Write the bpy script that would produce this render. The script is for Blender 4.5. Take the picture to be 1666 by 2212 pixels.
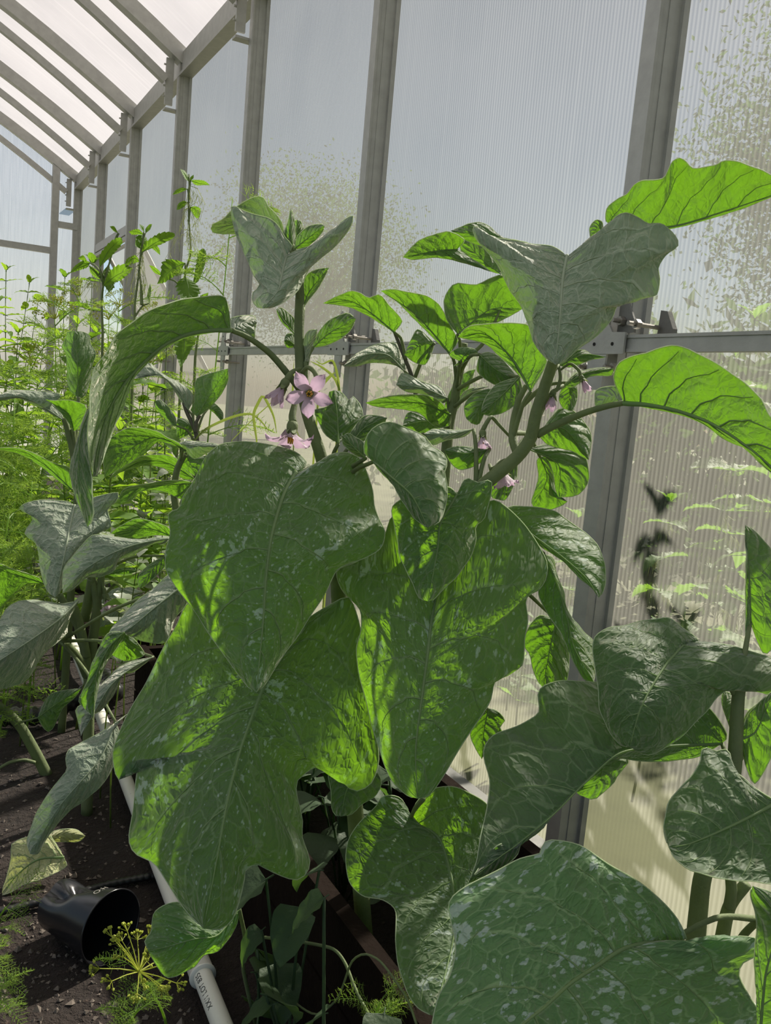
import bpy, math, random
import numpy as np
from mathutils import Vector, Matrix
random.seed(7); rng = np.random.default_rng(7)
for o in list(bpy.data.objects): bpy.data.objects.remove(o)
S = bpy.context.scene
COL = S.collection
PI = math.pi

# ------------------------------------------------------------------ camera
FPX, PITCH, ROLL, YAW = 1836.5, -0.13227, 0.08941, 0.50754
CAMZ = 0.85
WX, Y0, EAVE, RAILZ = 1.0315, 1.0851, CAMZ + 1.4501, CAMZ + 0.1196
cF = np.array([math.sin(YAW)*math.cos(PITCH), math.cos(YAW)*math.cos(PITCH), math.sin(PITCH)])
_r0 = np.array([math.cos(YAW), -math.sin(YAW), 0.0]); _u0 = np.cross(_r0, cF)
cR = _r0*math.cos(ROLL) + _u0*math.sin(ROLL); cU = -_r0*math.sin(ROLL) + _u0*math.cos(ROLL)
CAM = np.array([0, 0, CAMZ])
cam_d = bpy.data.cameras.new('camera'); cam = bpy.data.objects.new('camera', cam_d); COL.objects.link(cam)
cam.matrix_world = Matrix(((cR[0], cU[0], -cF[0], 0), (cR[1], cU[1], -cF[1], 0), (cR[2], cU[2], -cF[2], CAMZ), (0, 0, 0, 1)))
cam_d.sensor_fit = 'VERTICAL'; cam_d.sensor_height = 36; cam_d.lens = FPX/2212*36; cam_d.clip_start = 0.02
cam_d.dof.use_dof = False
S.camera = cam

# ------------------------------------------------------------------ sky, sun, exposure
SUN_HEAD, SUN_ELEV = math.radians(66), math.radians(42)      # heading from +Y towards +X
w = bpy.data.worlds.new('sky'); S.world = w; w.use_nodes = True
nt = w.node_tree; nt.nodes.clear()
sky = nt.nodes.new('ShaderNodeTexSky'); sky.sky_type = 'NISHITA'; sky.sun_disc = False
sky.sun_elevation = SUN_ELEV; sky.sun_rotation = SUN_HEAD; sky.air_density = 1.0; sky.dust_density = 1.0; sky.ozone_density = 2.0
bg = nt.nodes.new('ShaderNodeBackground'); bg.inputs[1].default_value = 0.085
wo = nt.nodes.new('ShaderNodeOutputWorld')
nt.links.new(sky.outputs[0], bg.inputs[0]); nt.links.new(bg.outputs[0], wo.inputs[0])
sd = bpy.data.lights.new('sun', 'SUN'); sd.energy = 20.0; sd.angle = math.radians(1.2); sd.color = (1.0, 0.93, 0.82)
so = bpy.data.objects.new('sun', sd); COL.objects.link(so)
sdir = Vector((math.sin(SUN_HEAD)*math.cos(SUN_ELEV), math.cos(SUN_HEAD)*math.cos(SUN_ELEV), math.sin(SUN_ELEV)))
so.rotation_euler = sdir.to_track_quat('Z', 'Y').to_euler(); so.location = (6, 3, 8)
S.view_settings.view_transform = 'Standard'; S.view_settings.look = 'None'
S.view_settings.exposure = 0.55; S.view_settings.gamma = 1.0; S.view_settings.use_curve_mapping = False

# ------------------------------------------------------------------ helpers
def at(x, y, z):
    return CAM + z*(cF + cR*(x-833)/FPX - cU*(y-1106)/FPX)
def ats(p, z):
    p = np.asarray(p, float); z = np.asarray(z, float).reshape(-1, 1)
    return CAM + z*(cF + np.outer((p[:, 0]-833)/FPX, cR) - np.outer((p[:, 1]-1106)/FPX, cU))
def on_plane(x, y, h):
    d = at(x, y, 1.0) - CAM; t = (h-CAMZ)/d[2]; return CAM + d*t
def tag(o, label=None, cat=None, group=None, kind=None):
    if label: o['label'] = label
    if cat: o['category'] = cat
    if group: o['group'] = group
    if kind: o['kind'] = kind
    return o
def empty(name, loc=(0, 0, 0), parent=None):
    o = bpy.data.objects.new(name, None); COL.objects.link(o); o.location = loc; o.parent = parent
    o.empty_display_size = 0.05
    return o
def mesh_obj(name, me, parent=None, loc=(0, 0, 0)):
    o = bpy.data.objects.new(name, me); COL.objects.link(o); o.location = loc; o.parent = parent
    return o
class MB:
    """collects shapes into one mesh"""
    def __init__(s): s.v, s.f, s.m = [], [], []
    def add(s, v, f, mi=0):
        n = len(s.v); s.v += [tuple(map(float, p)) for p in v]
        s.f += [tuple(int(i)+n for i in q) for q in f]; s.m += [mi]*len(f)
    def box(s, c, d, rot=None, mi=0):
        c = np.asarray(c, float); h = np.asarray(d, float)/2
        q = np.array([[x, y, z] for x in (-1, 1) for y in (-1, 1) for z in (-1, 1)])*h
        if rot is not None: q = q @ np.asarray(rot).T
        s.add(q+c, [(0, 1, 3, 2), (4, 6, 7, 5), (0, 4, 5, 1), (2, 3, 7, 6), (0, 2, 6, 4), (1, 5, 7, 3)], mi)
    def tube(s, P, r, n=8, mi=0, cap=True):
        P = np.asarray(P, float); k = len(P); r = np.broadcast_to(np.asarray(r, float), (k,))
        T = np.gradient(P, axis=0); T /= np.linalg.norm(T, axis=1)[:, None] + 1e-12
        up = np.array([0.13, 0.27, 1.0]) if abs(T[0][2]) < 0.9 else np.array([1.0, 0.2, 0.1])
        a = np.cross(T[0], up); a /= np.linalg.norm(a); V = []
        for i in range(k):
            a = a - T[i]*(a@T[i]); a /= np.linalg.norm(a)+1e-12; b = np.cross(T[i], a)
            for j in range(n):
                t = 2*PI*j/n; V.append(P[i] + r[i]*(a*math.cos(t)+b*math.sin(t)))
        F = [(i*n+j, i*n+(j+1) % n, (i+1)*n+(j+1) % n, (i+1)*n+j) for i in range(k-1) for j in range(n)]
        if cap: F += [tuple(range(n))[::-1], tuple(range((k-1)*n, k*n))]
        s.add(V, F, mi)
    def extrude(s, poly, org, ex, ey, thick, mi=0):
        """polygon in (ex,ey) plane extruded along ex x ey"""
        org, ex, ey = (np.asarray(q, float) for q in (org, ex, ey)); nz = np.cross(ex, ey); n = len(poly)
        V = [org+ex*a+ey*b for a, b in poly] + [org+ex*a+ey*b+nz*thick for a, b in poly]
        s.add(V, [tuple(range(n))[::-1], tuple(range(n, 2*n))] + [(i, (i+1) % n, n+(i+1) % n, n+i) for i in range(n)], mi)
    def mesh(s, name, mats, smooth=False):
        me = bpy.data.meshes.new(name); me.from_pydata(s.v, [], s.f)
        for m in (mats if isinstance(mats, (list, tuple)) else [mats]): me.materials.append(m)
        me.polygons.foreach_set('material_index', s.m)
        me.polygons.foreach_set('use_smooth', [smooth]*len(s.f)); me.update()
        return me
    def build(s, name, mats, parent=None, loc=(0, 0, 0), smooth=False):
        return mesh_obj(name, s.mesh(name, mats, smooth), parent, loc)
def spline(P, n, closed=False):
    """centripetal-ish Catmull-Rom, resampled to n points by arc length"""
    P = np.asarray(P, float)
    if len(P) == 2: return P[0] + (P[1]-P[0])*np.linspace(0, 1, n)[:, None]
    Q = np.vstack([2*P[0]-P[1], P, 2*P[-1]-P[-2]]); out = []
    for i in range(1, len(Q)-2):
        t = np.linspace(0, 1, 13)[:-1, None]; a, b, c, d = Q[i-1], Q[i], Q[i+1], Q[i+2]
        k = 0.42
        m1, m2 = k*(c-a), k*(d-b); L = np.linalg.norm(c-b)
        for m in (m1, m2):
            lm = np.linalg.norm(m)
            if lm > 1.1*L: m *= 1.1*L/lm
        out.append((2*t**3-3*t**2+1)*b + (t**3-2*t**2+t)*m1 + (-2*t**3+3*t**2)*c + (t**3-t**2)*m2)
    out.append(P[-1][None]); D = np.vstack(out)
    s = np.r_[0, np.cumsum(np.linalg.norm(np.diff(D, axis=0), axis=1))]
    t = np.linspace(0, s[-1], n)
    return np.stack([np.interp(t, s, D[:, k]) for k in range(D.shape[1])], 1)

# ------------------------------------------------------------------ materials
class NT:
    def __init__(s, name):
        s.m = bpy.data.materials.new(name); s.m.use_nodes = True; s.t = s.m.node_tree; s.t.nodes.clear()
        s.out = s.t.nodes.new('ShaderNodeOutputMaterial')
    def n(s, typ, ins=None, **kw):
        q = s.t.nodes.new('ShaderNode'+typ)
        for k, v in kw.items(): setattr(q, k, v)
        for k, v in (ins or {}).items():
            i = q.inputs[k]
            if hasattr(v, 'bl_rna') and isinstance(v, bpy.types.NodeSocket): s.t.links.new(v, i)
            elif isinstance(v, bpy.types.Node): s.t.links.new(v.outputs[0], i)
            else:
                if isinstance(v, tuple) and len(v) == 3 and i.type == 'RGBA': v = (*v, 1)
                i.default_value = v
        return q
    def math(s, op, a, b=0.0, c=None, clamp=False):
        q = s.n('Math', {0: a, 1: b}, operation=op, use_clamp=clamp)
        if c is not None:
            if isinstance(c, bpy.types.NodeSocket): s.t.links.new(c, q.inputs[2])
            else: q.inputs[2].default_value = c
        return q.outputs[0]
    def sstep(s, x, a, b, lo=0.0, hi=1.0):
        return s.n('MapRange', {'Value': x, 'From Min': a, 'From Max': b, 'To Min': lo, 'To Max': hi}, interpolation_type='SMOOTHSTEP').outputs[0]
    def mix(s, f, a, b, blend='MIX'):
        q = s.n('Mix', data_type='RGBA', blend_type=blend)
        for i, v in ((0, f), (6, a), (7, b)):
            if isinstance(v, (bpy.types.NodeSocket)): s.t.links.new(v, q.inputs[i])
            else: q.inputs[i].default_value = (*v, 1) if isinstance(v, tuple) and len(v) == 3 else v
        return q.outputs[2]
    def noise(s, vec, scale, detail=3.0, rough=0.55):
        return s.n('TexNoise', {'Vector': vec, 'Scale': scale, 'Detail': detail, 'Roughness': rough}).outputs[0]
    def done(s, sh):
        s.t.links.new(sh if isinstance(sh, bpy.types.NodeSocket) else sh.outputs[0], s.out.inputs[0]); return s.m
    def obj(s): return s.n('TexCoord').outputs['Object']
    def geo(s): return s.n('NewGeometry').outputs['Position']

def simple(name, col, rough=0.6, metal=0.0, var=0.25, scale=8.0, bump=0.0, spec=0.4, trans=None, tf=0.4, bscale=None):
    k = NT(name); co = k.geo(); nz = k.noise(co, scale, 4)
    c = k.mix(nz, tuple(v*(1-var) for v in col), tuple(min(1, v*(1+var)) for v in col))
    ins = {'Base Color': c, 'Roughness': rough, 'Metallic': metal, 'Specular IOR Level': spec}
    if bump:
        b = k.n('Bump', {'Height': k.noise(co, bscale or scale*6, 5), 'Strength': bump, 'Distance': 0.01}); ins['Normal'] = b
    p = k.n('BsdfPrincipled', ins)
    if trans:
        t = k.n('BsdfTranslucent', {'Color': trans}); p = k.n('MixShader', {0: tf, 1: p.outputs[0], 2: t.outputs[0]})
    return k.done(p)

def leaf_mat(name, base, vein, trans, tf=0.45, spots=0.0, sheen=0.6, puck=0.6):
    k = NT(name)
    uv = k.n('UVMap', uv_map='n').outputs[0]; ph = k.n('UVMap', uv_map='p').outputs[0]
    sp = k.n('SeparateXYZ', {0: uv}); u, v = sp.outputs[0], sp.outputs[1]
    sv = k.math('MULTIPLY_ADD', v, 2.0, -1.0); a = k.math('ABSOLUTE', sv)
    side = k.math('GREATER_THAN', v, 0.5)
    wob = k.math('MULTIPLY', k.math('SUBTRACT', k.noise(ph, 0.35, 2), 0.5), 0.10)
    lean = k.math('MULTIPLY', k.math('POWER', a, 1.25), 0.24)
    c = k.math('ADD', k.math('MULTIPLY', k.math('ADD', k.math('SUBTRACT', u, lean), wob), 6.5), k.math('MULTIPLY', side, 0.45))
    d2 = k.math('PINGPONG', c, 0.5)
    v2 = k.math('MULTIPLY', k.sstep(d2, 0.016, 0.05, 1, 0), k.sstep(a, 0.75, 1.0, 0.75, 0.25))
    v1 = k.sstep(a, 0.012, 0.03, 1, 0)
    warp = k.n('VectorMath', {0: ph, 1: k.n('TexNoise', {'Vector': ph, 'Scale': 0.6, 'Detail': 2.0}).outputs[1]}, operation='ADD').outputs[0]
    vo = k.n('TexVoronoi', {'Vector': warp, 'Scale': 0.62}, feature='DISTANCE_TO_EDGE').outputs[0]
    v3 = k.sstep(vo, 0.012, 0.04, 1, 0)
    vo2 = k.n('TexVoronoi', {'Vector': warp, 'Scale': 1.9}, feature='DISTANCE_TO_EDGE').outputs[0]
    msk = k.math('MAXIMUM', k.math('MAXIMUM', v1, v2), k.math('MULTIPLY', v3, 0.45))
    rnd = k.n('ObjectInfo').outputs['Random']
    nz = k.math('MULTIPLY_ADD', k.noise(ph, 0.5, 4), 0.7, k.math('MULTIPLY', rnd, 0.3))
    b = k.mix(nz, tuple(x*0.72 for x in base), tuple(x*1.3 for x in base))
    b = k.mix(msk, b, vein)
    rough = 0.58
    if spots:
        sn = k.noise(ph, 1.05, 3, 0.6); big = k.noise(ph, 0.22, 2)
        th = k.math('ADD', sn, k.math('MULTIPLY', k.math('SUBTRACT', big, 0.5), 0.9))
        s1 = k.sstep(th, 0.80-0.13*spots, 0.86-0.13*spots, 0, 1)
        vd = k.n('TexVoronoi', {'Vector': ph, 'Scale': 1.35 if spots > 1.2 else 2.7, 'Randomness': 1.0})
        sz = k.math('MULTIPLY', k.math('POWER', k.n('SeparateColor', {0: vd.outputs['Color']}).outputs[0], 1.6), 0.42)
        dd_ = k.math('ADD', vd.outputs['Distance'], k.math('MULTIPLY', k.math('SUBTRACT', k.noise(ph, 5.0, 2), 0.5), 0.22))
        s2 = k.math('MULTIPLY', k.math('LESS_THAN', dd_, k.math('SUBTRACT', sz, 0.11-0.05*spots)), 0.8)
        sm = k.math('MULTIPLY', k.math('MAXIMUM', s1, s2), 0.85, clamp=True)
        b = k.mix(sm, b, (0.44, 0.53, 0.47))
    hgt = k.math('ADD', k.math('MULTIPLY', k.sstep(d2, 0, 0.35), 0.9), k.math('ADD', k.math('MULTIPLY', k.sstep(vo, 0, 0.28), 0.8), k.math('MULTIPLY', k.sstep(vo2, 0, 0.25), 0.25)))
    bump = k.n('Bump', {'Height': hgt, 'Strength': puck, 'Distance': 0.004})
    p = k.n('BsdfPrincipled', {'Base Color': b, 'Roughness': rough, 'Specular IOR Level': 0.25, 'Sheen Weight': sheen, 'Sheen Roughness': 0.45,
                               'Sheen Tint': (1.0, 0.93, 0.82), 'Normal': bump})
    tc = k.mix(msk, k.mix(nz, tuple(x*0.8 for x in trans), tuple(min(1, x*1.15) for x in trans)), tuple(x*0.55 for x in trans))
    t = k.n('BsdfTranslucent', {'Color': tc, 'Normal': bump})
    return k.done(k.n('MixShader', {0: tf, 1: p.outputs[0], 2: t.outputs[0]}))

def panel_mat(name, tr, rf, col, rib=0.009, axis=1, rough=0.35, dirt=True):
    """ribbed twin-wall sheet: part clear, part blurred, part milky"""
    k = NT(name); g = k.geo(); ax = k.n('SeparateXYZ', {0: g}).outputs[axis]
    wv = k.math('SINE', k.math('MULTIPLY', ax, 2*PI/rib))
    nzl = k.noise(k.n('VectorMath', {0: g, 1: (1, 60, 0.6) if axis == 1 else (60, 1, 0.6)}, operation='MULTIPLY').outputs[0], 1.0, 3)
    h = k.math('ADD', wv, k.math('MULTIPLY', nzl, 2.5))
    bump = k.n('Bump', {'Height': h, 'Strength': 0.35, 'Distance': 0.002})
    shade = k.math('MULTIPLY_ADD', wv, 0.10, 0.9)
    dn = k.noise(g, 2.2, 5); dz = k.sstep(dn, 0.35, 0.75)
    c = k.mix(dz, col, tuple(x*0.88 for x in col))
    c = k.mix(k.math('MULTIPLY', k.sstep(nzl, 0.5, 0.75), 0.5), c, tuple(min(1, x*1.12) for x in col))
    if dirt:
        vd = k.n('TexVoronoi', {'Vector': g, 'Scale': 22.0}); sel = k.math('GREATER_THAN', k.n('SeparateColor', {0: vd.outputs['Color']}).outputs[0], 0.80)
        dot = k.math('MULTIPLY', sel, k.math('LESS_THAN', vd.outputs['Distance'], 0.055))
        c = k.mix(dot, c, (0.05, 0.04, 0.03)); trf = k.math('MULTIPLY', k.math('SUBTRACT', 1.0, dot), tr)
    else: trf = tr
    c = k.mix(1.0, c, k.n('CombineColor', {0: shade, 1: shade, 2: shade}).outputs[0], 'MULTIPLY')
    tp = k.n('BsdfTransparent', {'Color': (0.97, 0.98, 0.97)})
    rfr = k.n('BsdfRefraction', {'Color': c, 'Roughness': rough, 'IOR': 1.04, 'Normal': bump})
    tl = k.n('BsdfTranslucent', {'Color': c, 'Normal': bump})
    gl = k.n('BsdfGlossy', {'Color': (0.8, 0.8, 0.8), 'Roughness': 0.25, 'Normal': bump})
    m1 = k.n('MixShader', {0: rf, 1: tl.outputs[0], 2: rfr.outputs[0]})
    m2 = k.n('MixShader', {0: 0.04, 1: m1.outputs[0], 2: gl.outputs[0]})
    return k.done(k.n('MixShader', {0: trf, 1: m2.outputs[0], 2: tp.outputs[0]}))

M = {}
M['galv'] = simple('galvanised_steel', (0.37, 0.37, 0.355), 0.5, 0.35, 0.22, 30, 0.05)
M['galv_dark'] = simple('weathered_steel', (0.17, 0.17, 0.16), 0.55, 0.5, 0.3, 30, 0.05)
M['bolt'] = simple('bolt_steel', (0.30, 0.28, 0.25), 0.4, 0.8, 0.3, 120)
M['hole'] = simple('dark_hole', (0.015, 0.015, 0.013), 0.9)
M['panel'] = panel_mat('twin_wall_sheet', 0.24, 0.58, (0.158, 0.157, 0.140))
M['roof_panel'] = panel_mat('roof_sheet', 0.20, 0.35, (0.215, 0.202, 0.196), dirt=False)
M['fill_panel'] = panel_mat('fill_sheet', 0.35, 0.3, (0.72, 0.72, 0.72), dirt=False)  # for unseen left wall and roof slope, made brighter to lift the fill light
M['end_panel'] = panel_mat('end_sheet', 0.22, 0.5, (0.40, 0.40, 0.41), axis=0, dirt=False)
M['leaf'] = leaf_mat('eggplant_leaf', (0.092, 0.148, 0.080), (0.26, 0.35, 0.19), (0.165, 0.385, 0.010), 0.42)
M['leaf_spot'] = leaf_mat('eggplant_leaf_spotted', (0.088, 0.146, 0.076), (0.26, 0.36, 0.19), (0.26, 0.56, 0.010), 0.44, spots=1.0)
M['leaf_wet'] = leaf_mat('eggplant_leaf_limescale', (0.105, 0.210, 0.092), (0.28, 0.42, 0.20), (0.26, 0.52, 0.03), 0.34, spots=1.5)
M['leaf_grey'] = leaf_mat('eggplant_leaf_downy_lit', (0.205, 0.262, 0.190), (0.40, 0.46, 0.35), (0.20, 0.38, 0.04), 0.20, sheen=0.8)  # downy grey, with the sunlit sheen lifted into the base colour
M['leaf_dead'] = leaf_mat('yellowed_leaf', (0.40, 0.42, 0.20), (0.5, 0.5, 0.3), (0.5, 0.55, 0.12), 0.3)
M['rim'] = simple('leaf_hair_rim', (0.50, 0.58, 0.40), 0.7, trans=(0.75, 0.85, 0.55), tf=0.5)
M['stem'] = simple('downy_stem', (0.16, 0.20, 0.09), 0.7, var=0.3, scale=60, bump=0.2, trans=(0.35, 0.45, 0.12), tf=0.2)
M['stem_dark'] = simple('purple_stem', (0.09, 0.085, 0.06), 0.6, var=0.3, scale=60)
M['midrib'] = simple('leaf_midrib', (0.24, 0.33, 0.16), 0.6, trans=(0.4, 0.60, 0.10), tf=0.45)
M['midrib_pale'] = simple('leaf_midrib_downy_lit', (0.36, 0.42, 0.30), 0.6, trans=(0.4, 0.55, 0.2), tf=0.3)  # ribs of the grey leaves, paled for the same sunlit look
M['petal'] = simple('lilac_petal', (0.56, 0.43, 0.53), 0.6, var=0.35, scale=90, trans=(0.66, 0.46, 0.62), tf=0.4)
M['anther'] = simple('yellow_anther', (0.55, 0.30, 0.03), 0.5)
M['nettle'] = simple('nettle_leaf', (0.09, 0.17, 0.035), 0.6, var=0.3, scale=30, bump=0.25, trans=(0.19, 0.37, 0.02), tf=0.5, bscale=160)
M['weed'] = simple('weed_leaf', (0.13, 0.24, 0.04), 0.55, var=0.35, scale=12, trans=(0.33, 0.54, 0.03), tf=0.5)
M['dill'] = simple('dill_frond', (0.16, 0.26, 0.06), 0.6, var=0.3, scale=10, trans=(0.45, 0.65, 0.08), tf=0.5)
M['umbel'] = simple('dill_umbel', (0.38, 0.42, 0.06), 0.6, var=0.3, scale=40, trans=(0.6, 0.65, 0.08), tf=0.4)
M['bind'] = simple('pale_vine_leaf', (0.30, 0.33, 0.27), 0.4, var=0.35, scale=15, trans=(0.4, 0.5, 0.15), tf=0.3, spec=0.6)
M['catkin'] = simple('nettle_catkin', (0.42, 0.45, 0.25), 0.7, trans=(0.6, 0.65, 0.3), tf=0.4)
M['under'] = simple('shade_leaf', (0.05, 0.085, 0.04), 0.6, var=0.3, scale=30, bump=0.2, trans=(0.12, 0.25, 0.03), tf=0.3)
M['grass'] = simple('grass_blade', (0.15, 0.21, 0.05), 0.6, trans=(0.28, 0.36, 0.05), tf=0.5)
M['pvc'] = simple('white_pvc', (0.72, 0.70, 0.64), 0.45, var=0.1, scale=12)
M['ink'] = simple('black_print', (0.02, 0.02, 0.02), 0.7)
M['pot'] = simple('black_plastic', (0.012, 0.012, 0.014), 0.22, var=0.3, scale=20, spec=0.6)
M['hose'] = simple('black_hose', (0.015, 0.015, 0.016), 0.35, spec=0.5)
M['wood'] = simple('weathered_board', (0.22, 0.18, 0.13), 0.8, var=0.4, scale=14, bump=0.3)
M['darkwood'] = simple('shade_dark_board', (0.012, 0.008, 0.006), 0.95, var=0.4, scale=14, bump=0.3, spec=0.05)  # near-black colour stands in for shade on the boards
M['bark'] = simple('bark', (0.12, 0.09, 0.06), 0.9, bump=0.5)
M['tree'] = simple('tree_leaf', (0.05, 0.10, 0.03), 0.9, var=0.4, scale=2, trans=(0.08, 0.16, 0.02), tf=0.35, spec=0.1)
M['turf'] = simple('meadow', (0.10, 0.105, 0.05), 0.9, var=0.5, scale=3)
def soil_mat():
    k = NT('dark_soil'); g = k.geo(); n1 = k.noise(g, 9, 6, 0.7); n2 = k.noise(g, 60, 4, 0.7)
    c = k.mix(n1, (0.005, 0.0032, 0.0022), (0.026, 0.014, 0.009)); c = k.mix(k.sstep(n2, 0.62, 0.72, 0, 0.6), c, (0.09, 0.06, 0.045))
    b = k.n('Bump', {'Height': k.math('ADD', n1, n2), 'Strength': 0.8, 'Distance': 0.02})
    return k.done(k.n('BsdfPrincipled', {'Base Color': c, 'Roughness': 0.95, 'Normal': b}))
M['soil'] = soil_mat()
M['stone'] = simple('pale_pebble', (0.13, 0.105, 0.085), 0.8, var=0.4, scale=50)
# pvc gets dirt specks with a shape of their own
def pvc_mat():
    k = NT('white_pvc_specked'); g = k.geo(); n = k.noise(g, 90, 3, 0.6); n2 = k.noise(g, 9, 2)
    th = k.math('ADD', n, k.math('MULTIPLY', k.math('SUBTRACT', n2, 0.5), 0.5))
    c = k.mix(k.sstep(th, 0.68, 0.74), (0.66, 0.64, 0.57), (0.10, 0.06, 0.035))
    return k.done(k.n('BsdfPrincipled', {'Base Color': c, 'Roughness': 0.5}))
M['pvc_dirty'] = pvc_mat()

# ------------------------------------------------------------------ large structure
def grid_obj(name, x0, x1, y0, y1, nx, ny, zf, mat, **kw):
    X, Y = np.meshgrid(np.linspace(x0, x1, nx), np.linspace(y0, y1, ny)); Z = zf(X, Y)
    V = np.stack([X.ravel(), Y.ravel(), Z.ravel()], 1)
    F = [(j*nx+i, j*nx+i+1, (j+1)*nx+i+1, (j+1)*nx+i) for j in range(ny-1) for i in range(nx-1)]
    b = MB(); b.add(V, F); return tag(b.build(name, mat, smooth=True), **kw)
_ph = rng.uniform(0, 6.28, (14, 3)); _fr = rng.uniform(3, 34, (14, 2))*rng.choice([-1, 1], (14, 2))
def lumps(X, Y):
    return sum(np.sin(_fr[i, 0]*X+_fr[i, 1]*Y+_ph[i, 0])/np.hypot(*_fr[i]) for i in range(14))*0.025
grid_obj('floor', -2.85, 1.06, -1.2, 7.1, 130, 260, lumps, M['soil'], kind='structure')
grid_obj('ground', -25, 30, -20, 40, 12, 12, lambda X, Y: X*0-0.12, M['turf'], kind='structure')

PX = 1.062                                   # sheet plane, just outside the posts
wall = tag(empty('wall_right', (WX, 3, 0)), kind='structure')
def loc(o, p): o.location = Vector(o.location); return o
def wadd(b, name, mat, parent, **kw):
    q = b.build(name, mat, parent); q.location = -Vector(parent.location); return q
posts_y = [Y0+k for k in range(-2, 7)]
b = MB()                                     # one post, shared by all
b.box((0, 0, EAVE/2), (0.056, 0.027, EAVE)); b.box((0.024, 0, EAVE/2), (0.012, 0.040, EAVE))
b.box((-0.026, 0, EAVE/2), (0.006, 0.033, EAVE)); b.box((-0.002, 0, EAVE/2), (0.012, 0.030, EAVE))
post_me = b.mesh('post', M['galv'])
for y in posts_y:
    mesh_obj('post', post_me, wall, (WX-wall.location.x, y-wall.location.y, 0))
def sheet(name, P, parent, mat):
    b = MB(); b.add(P, [tuple(range(len(P)))]); return wadd(b, name, mat, parent)
VENT = 4                                      # bay with the open vent
for k in range(-2, 6):
    y0, y1 = Y0+k, Y0+k+1
    if k == VENT:
        zt = 1.66
        sheet('panel', [(PX, y0, zt), (PX, y1, zt), (PX, y1, EAVE), (PX, y0, EAVE)], wall, M['panel'])
        sheet('panel', [(PX, y0, 0), (PX, y1, 0), (PX, y1, 0.72), (PX, y0, 0.72)], wall, M['panel'])
        for z, nm in ((zt, 'transom'), (0.72, 'vent_sill')):
            b = MB(); b.box((WX-0.005, (y0+y1)/2, z), (0.045, 0.97, 0.05)); b.box((WX-0.02, (y0+y1)/2, z-0.045), (0.02, 0.97, 0.02)); wadd(b, nm, M['galv'], wall)
        a = math.radians(32); d = np.array([math.sin(a), 0, -math.cos(a)]); o0 = np.array([PX+0.02, y0+0.04, zt-0.03]); Ls = 0.86; ey = np.array([0, 1, 0])
        sash = MB()
        for s0, s1 in (((0, 0), (0, 0.92)), ((Ls, 0), (Ls, 0.92)), ((0, 0), (Ls, 0)), ((0, 0.92), (Ls, 0.92))):
            sash.tube([o0+d*s0[0]+ey*s0[1], o0+d*s1[0]+ey*s1[1]], 0.016, 4)
        so_ = wadd(sash, 'vent_sash', M['galv'], wall)
        b = MB(); b.add([o0, o0+ey*0.92, o0+ey*0.92+d*Ls, o0+d*Ls], [(0, 1, 2, 3)]); b.build('pane', M['panel'], so_)
    else:
        sheet('panel', [(PX, y0, 0), (PX, y1, 0), (PX, y1, EAVE), (PX, y0, EAVE)], wall, M['panel'])
    b = MB(); yc = (y0+y1)/2
    b.box((WX-0.043, yc, RAILZ), (0.018, 0.99, 0.026)); b.box((WX-0.050, yc, RAILZ+0.011), (0.008, 0.99, 0.005)); b.box((WX-0.050, yc, RAILZ-0.011), (0.008, 0.99, 0.005))
    if k < VENT: wadd(b, 'mid_rail', M['galv'], wall)
    b = MB(); b.box((WX+0.01, yc, 0.02), (0.03, 0.97, 0.05)); wadd(b, 'base_board', M['galv_dark'], wall)
    b = MB(); b.box((WX+0.005, yc, EAVE-0.045), (0.05, 1.0, 0.10)); b.box((WX-0.024, yc, EAVE-0.092), (0.012, 1.0, 0.012))
    wadd(b, 'eave_beam', M['galv'], wall)
# brackets where the rail crosses the posts
EY, EZ = np.array([0, -1, 0]), np.array([0, 0, 1])           # ex points right in view, thickness towards -x? (ex x ey)
for k in range(-1, VENT+1):
    y = Y0+k; xf = WX-0.056
    poly = [(-.066, -.017), (.060, -.017), (.060, .017), (.030, .018), (.021, .030), (.020, .085), (.004, .098), (-.010, .078), (-.018, .052), (-.019, .032), (-.028, .018), (-.058, .014)]
    b = MB(); b.extrude(poly, (xf, y, RAILZ), EY, EZ, 0.004)
    low = [(-.022, -.017), (.022, -.017), (.018, -.075), (-.018, -.075)]
    b.extrude(low[::-1], (xf+0.001, y, RAILZ), EY, EZ, 0.004)
    br = wadd(b, 'bracket', M['galv'], wall)
    b = MB()
    for (p, q) in ((-.045, -.001), (-.008, -.001), (.034, -.001), (.0, .052)):
        b.tube([(xf-0.0049, y-p, RAILZ+q), (xf-0.0005, y-p, RAILZ+q)], 0.0030, 8)
    b.build('hole', M['hole'], br)
    b = MB(); lug = [(.024, .018), (.062, .018), (.062, .034), (.042, .066), (.030, .066), (.024, .06)]
    b.extrude(lug, (xf+0.016, y, RAILZ), EY, EZ, 0.004); b.extrude([(.066, .016), (.098, .016), (.098, .028), (.082, .056), (.068, .058)], (WX+0.012, y, RAILZ), EY, EZ, 0.010)
    b.build('lug', M['galv_dark'], br)
    for (p, q, sg) in ((.036, .036, 1), (.072, .030, 1), (-.030, .034, 1), (.03, -.038, 0), (-.032, -.038, 0)):
        b = MB(); x = xf+0.004
        b.tube([(x-0.016, y-p, RAILZ+q), (x+0.05, y-p, RAILZ+q)], 0.0038, 8); b.tube([(x-0.002, y-p, RAILZ+q), (x+0.007, y-p, RAILZ+q)], 0.0078, 6)
        b.build('bolt', M['bolt'], br)

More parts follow.
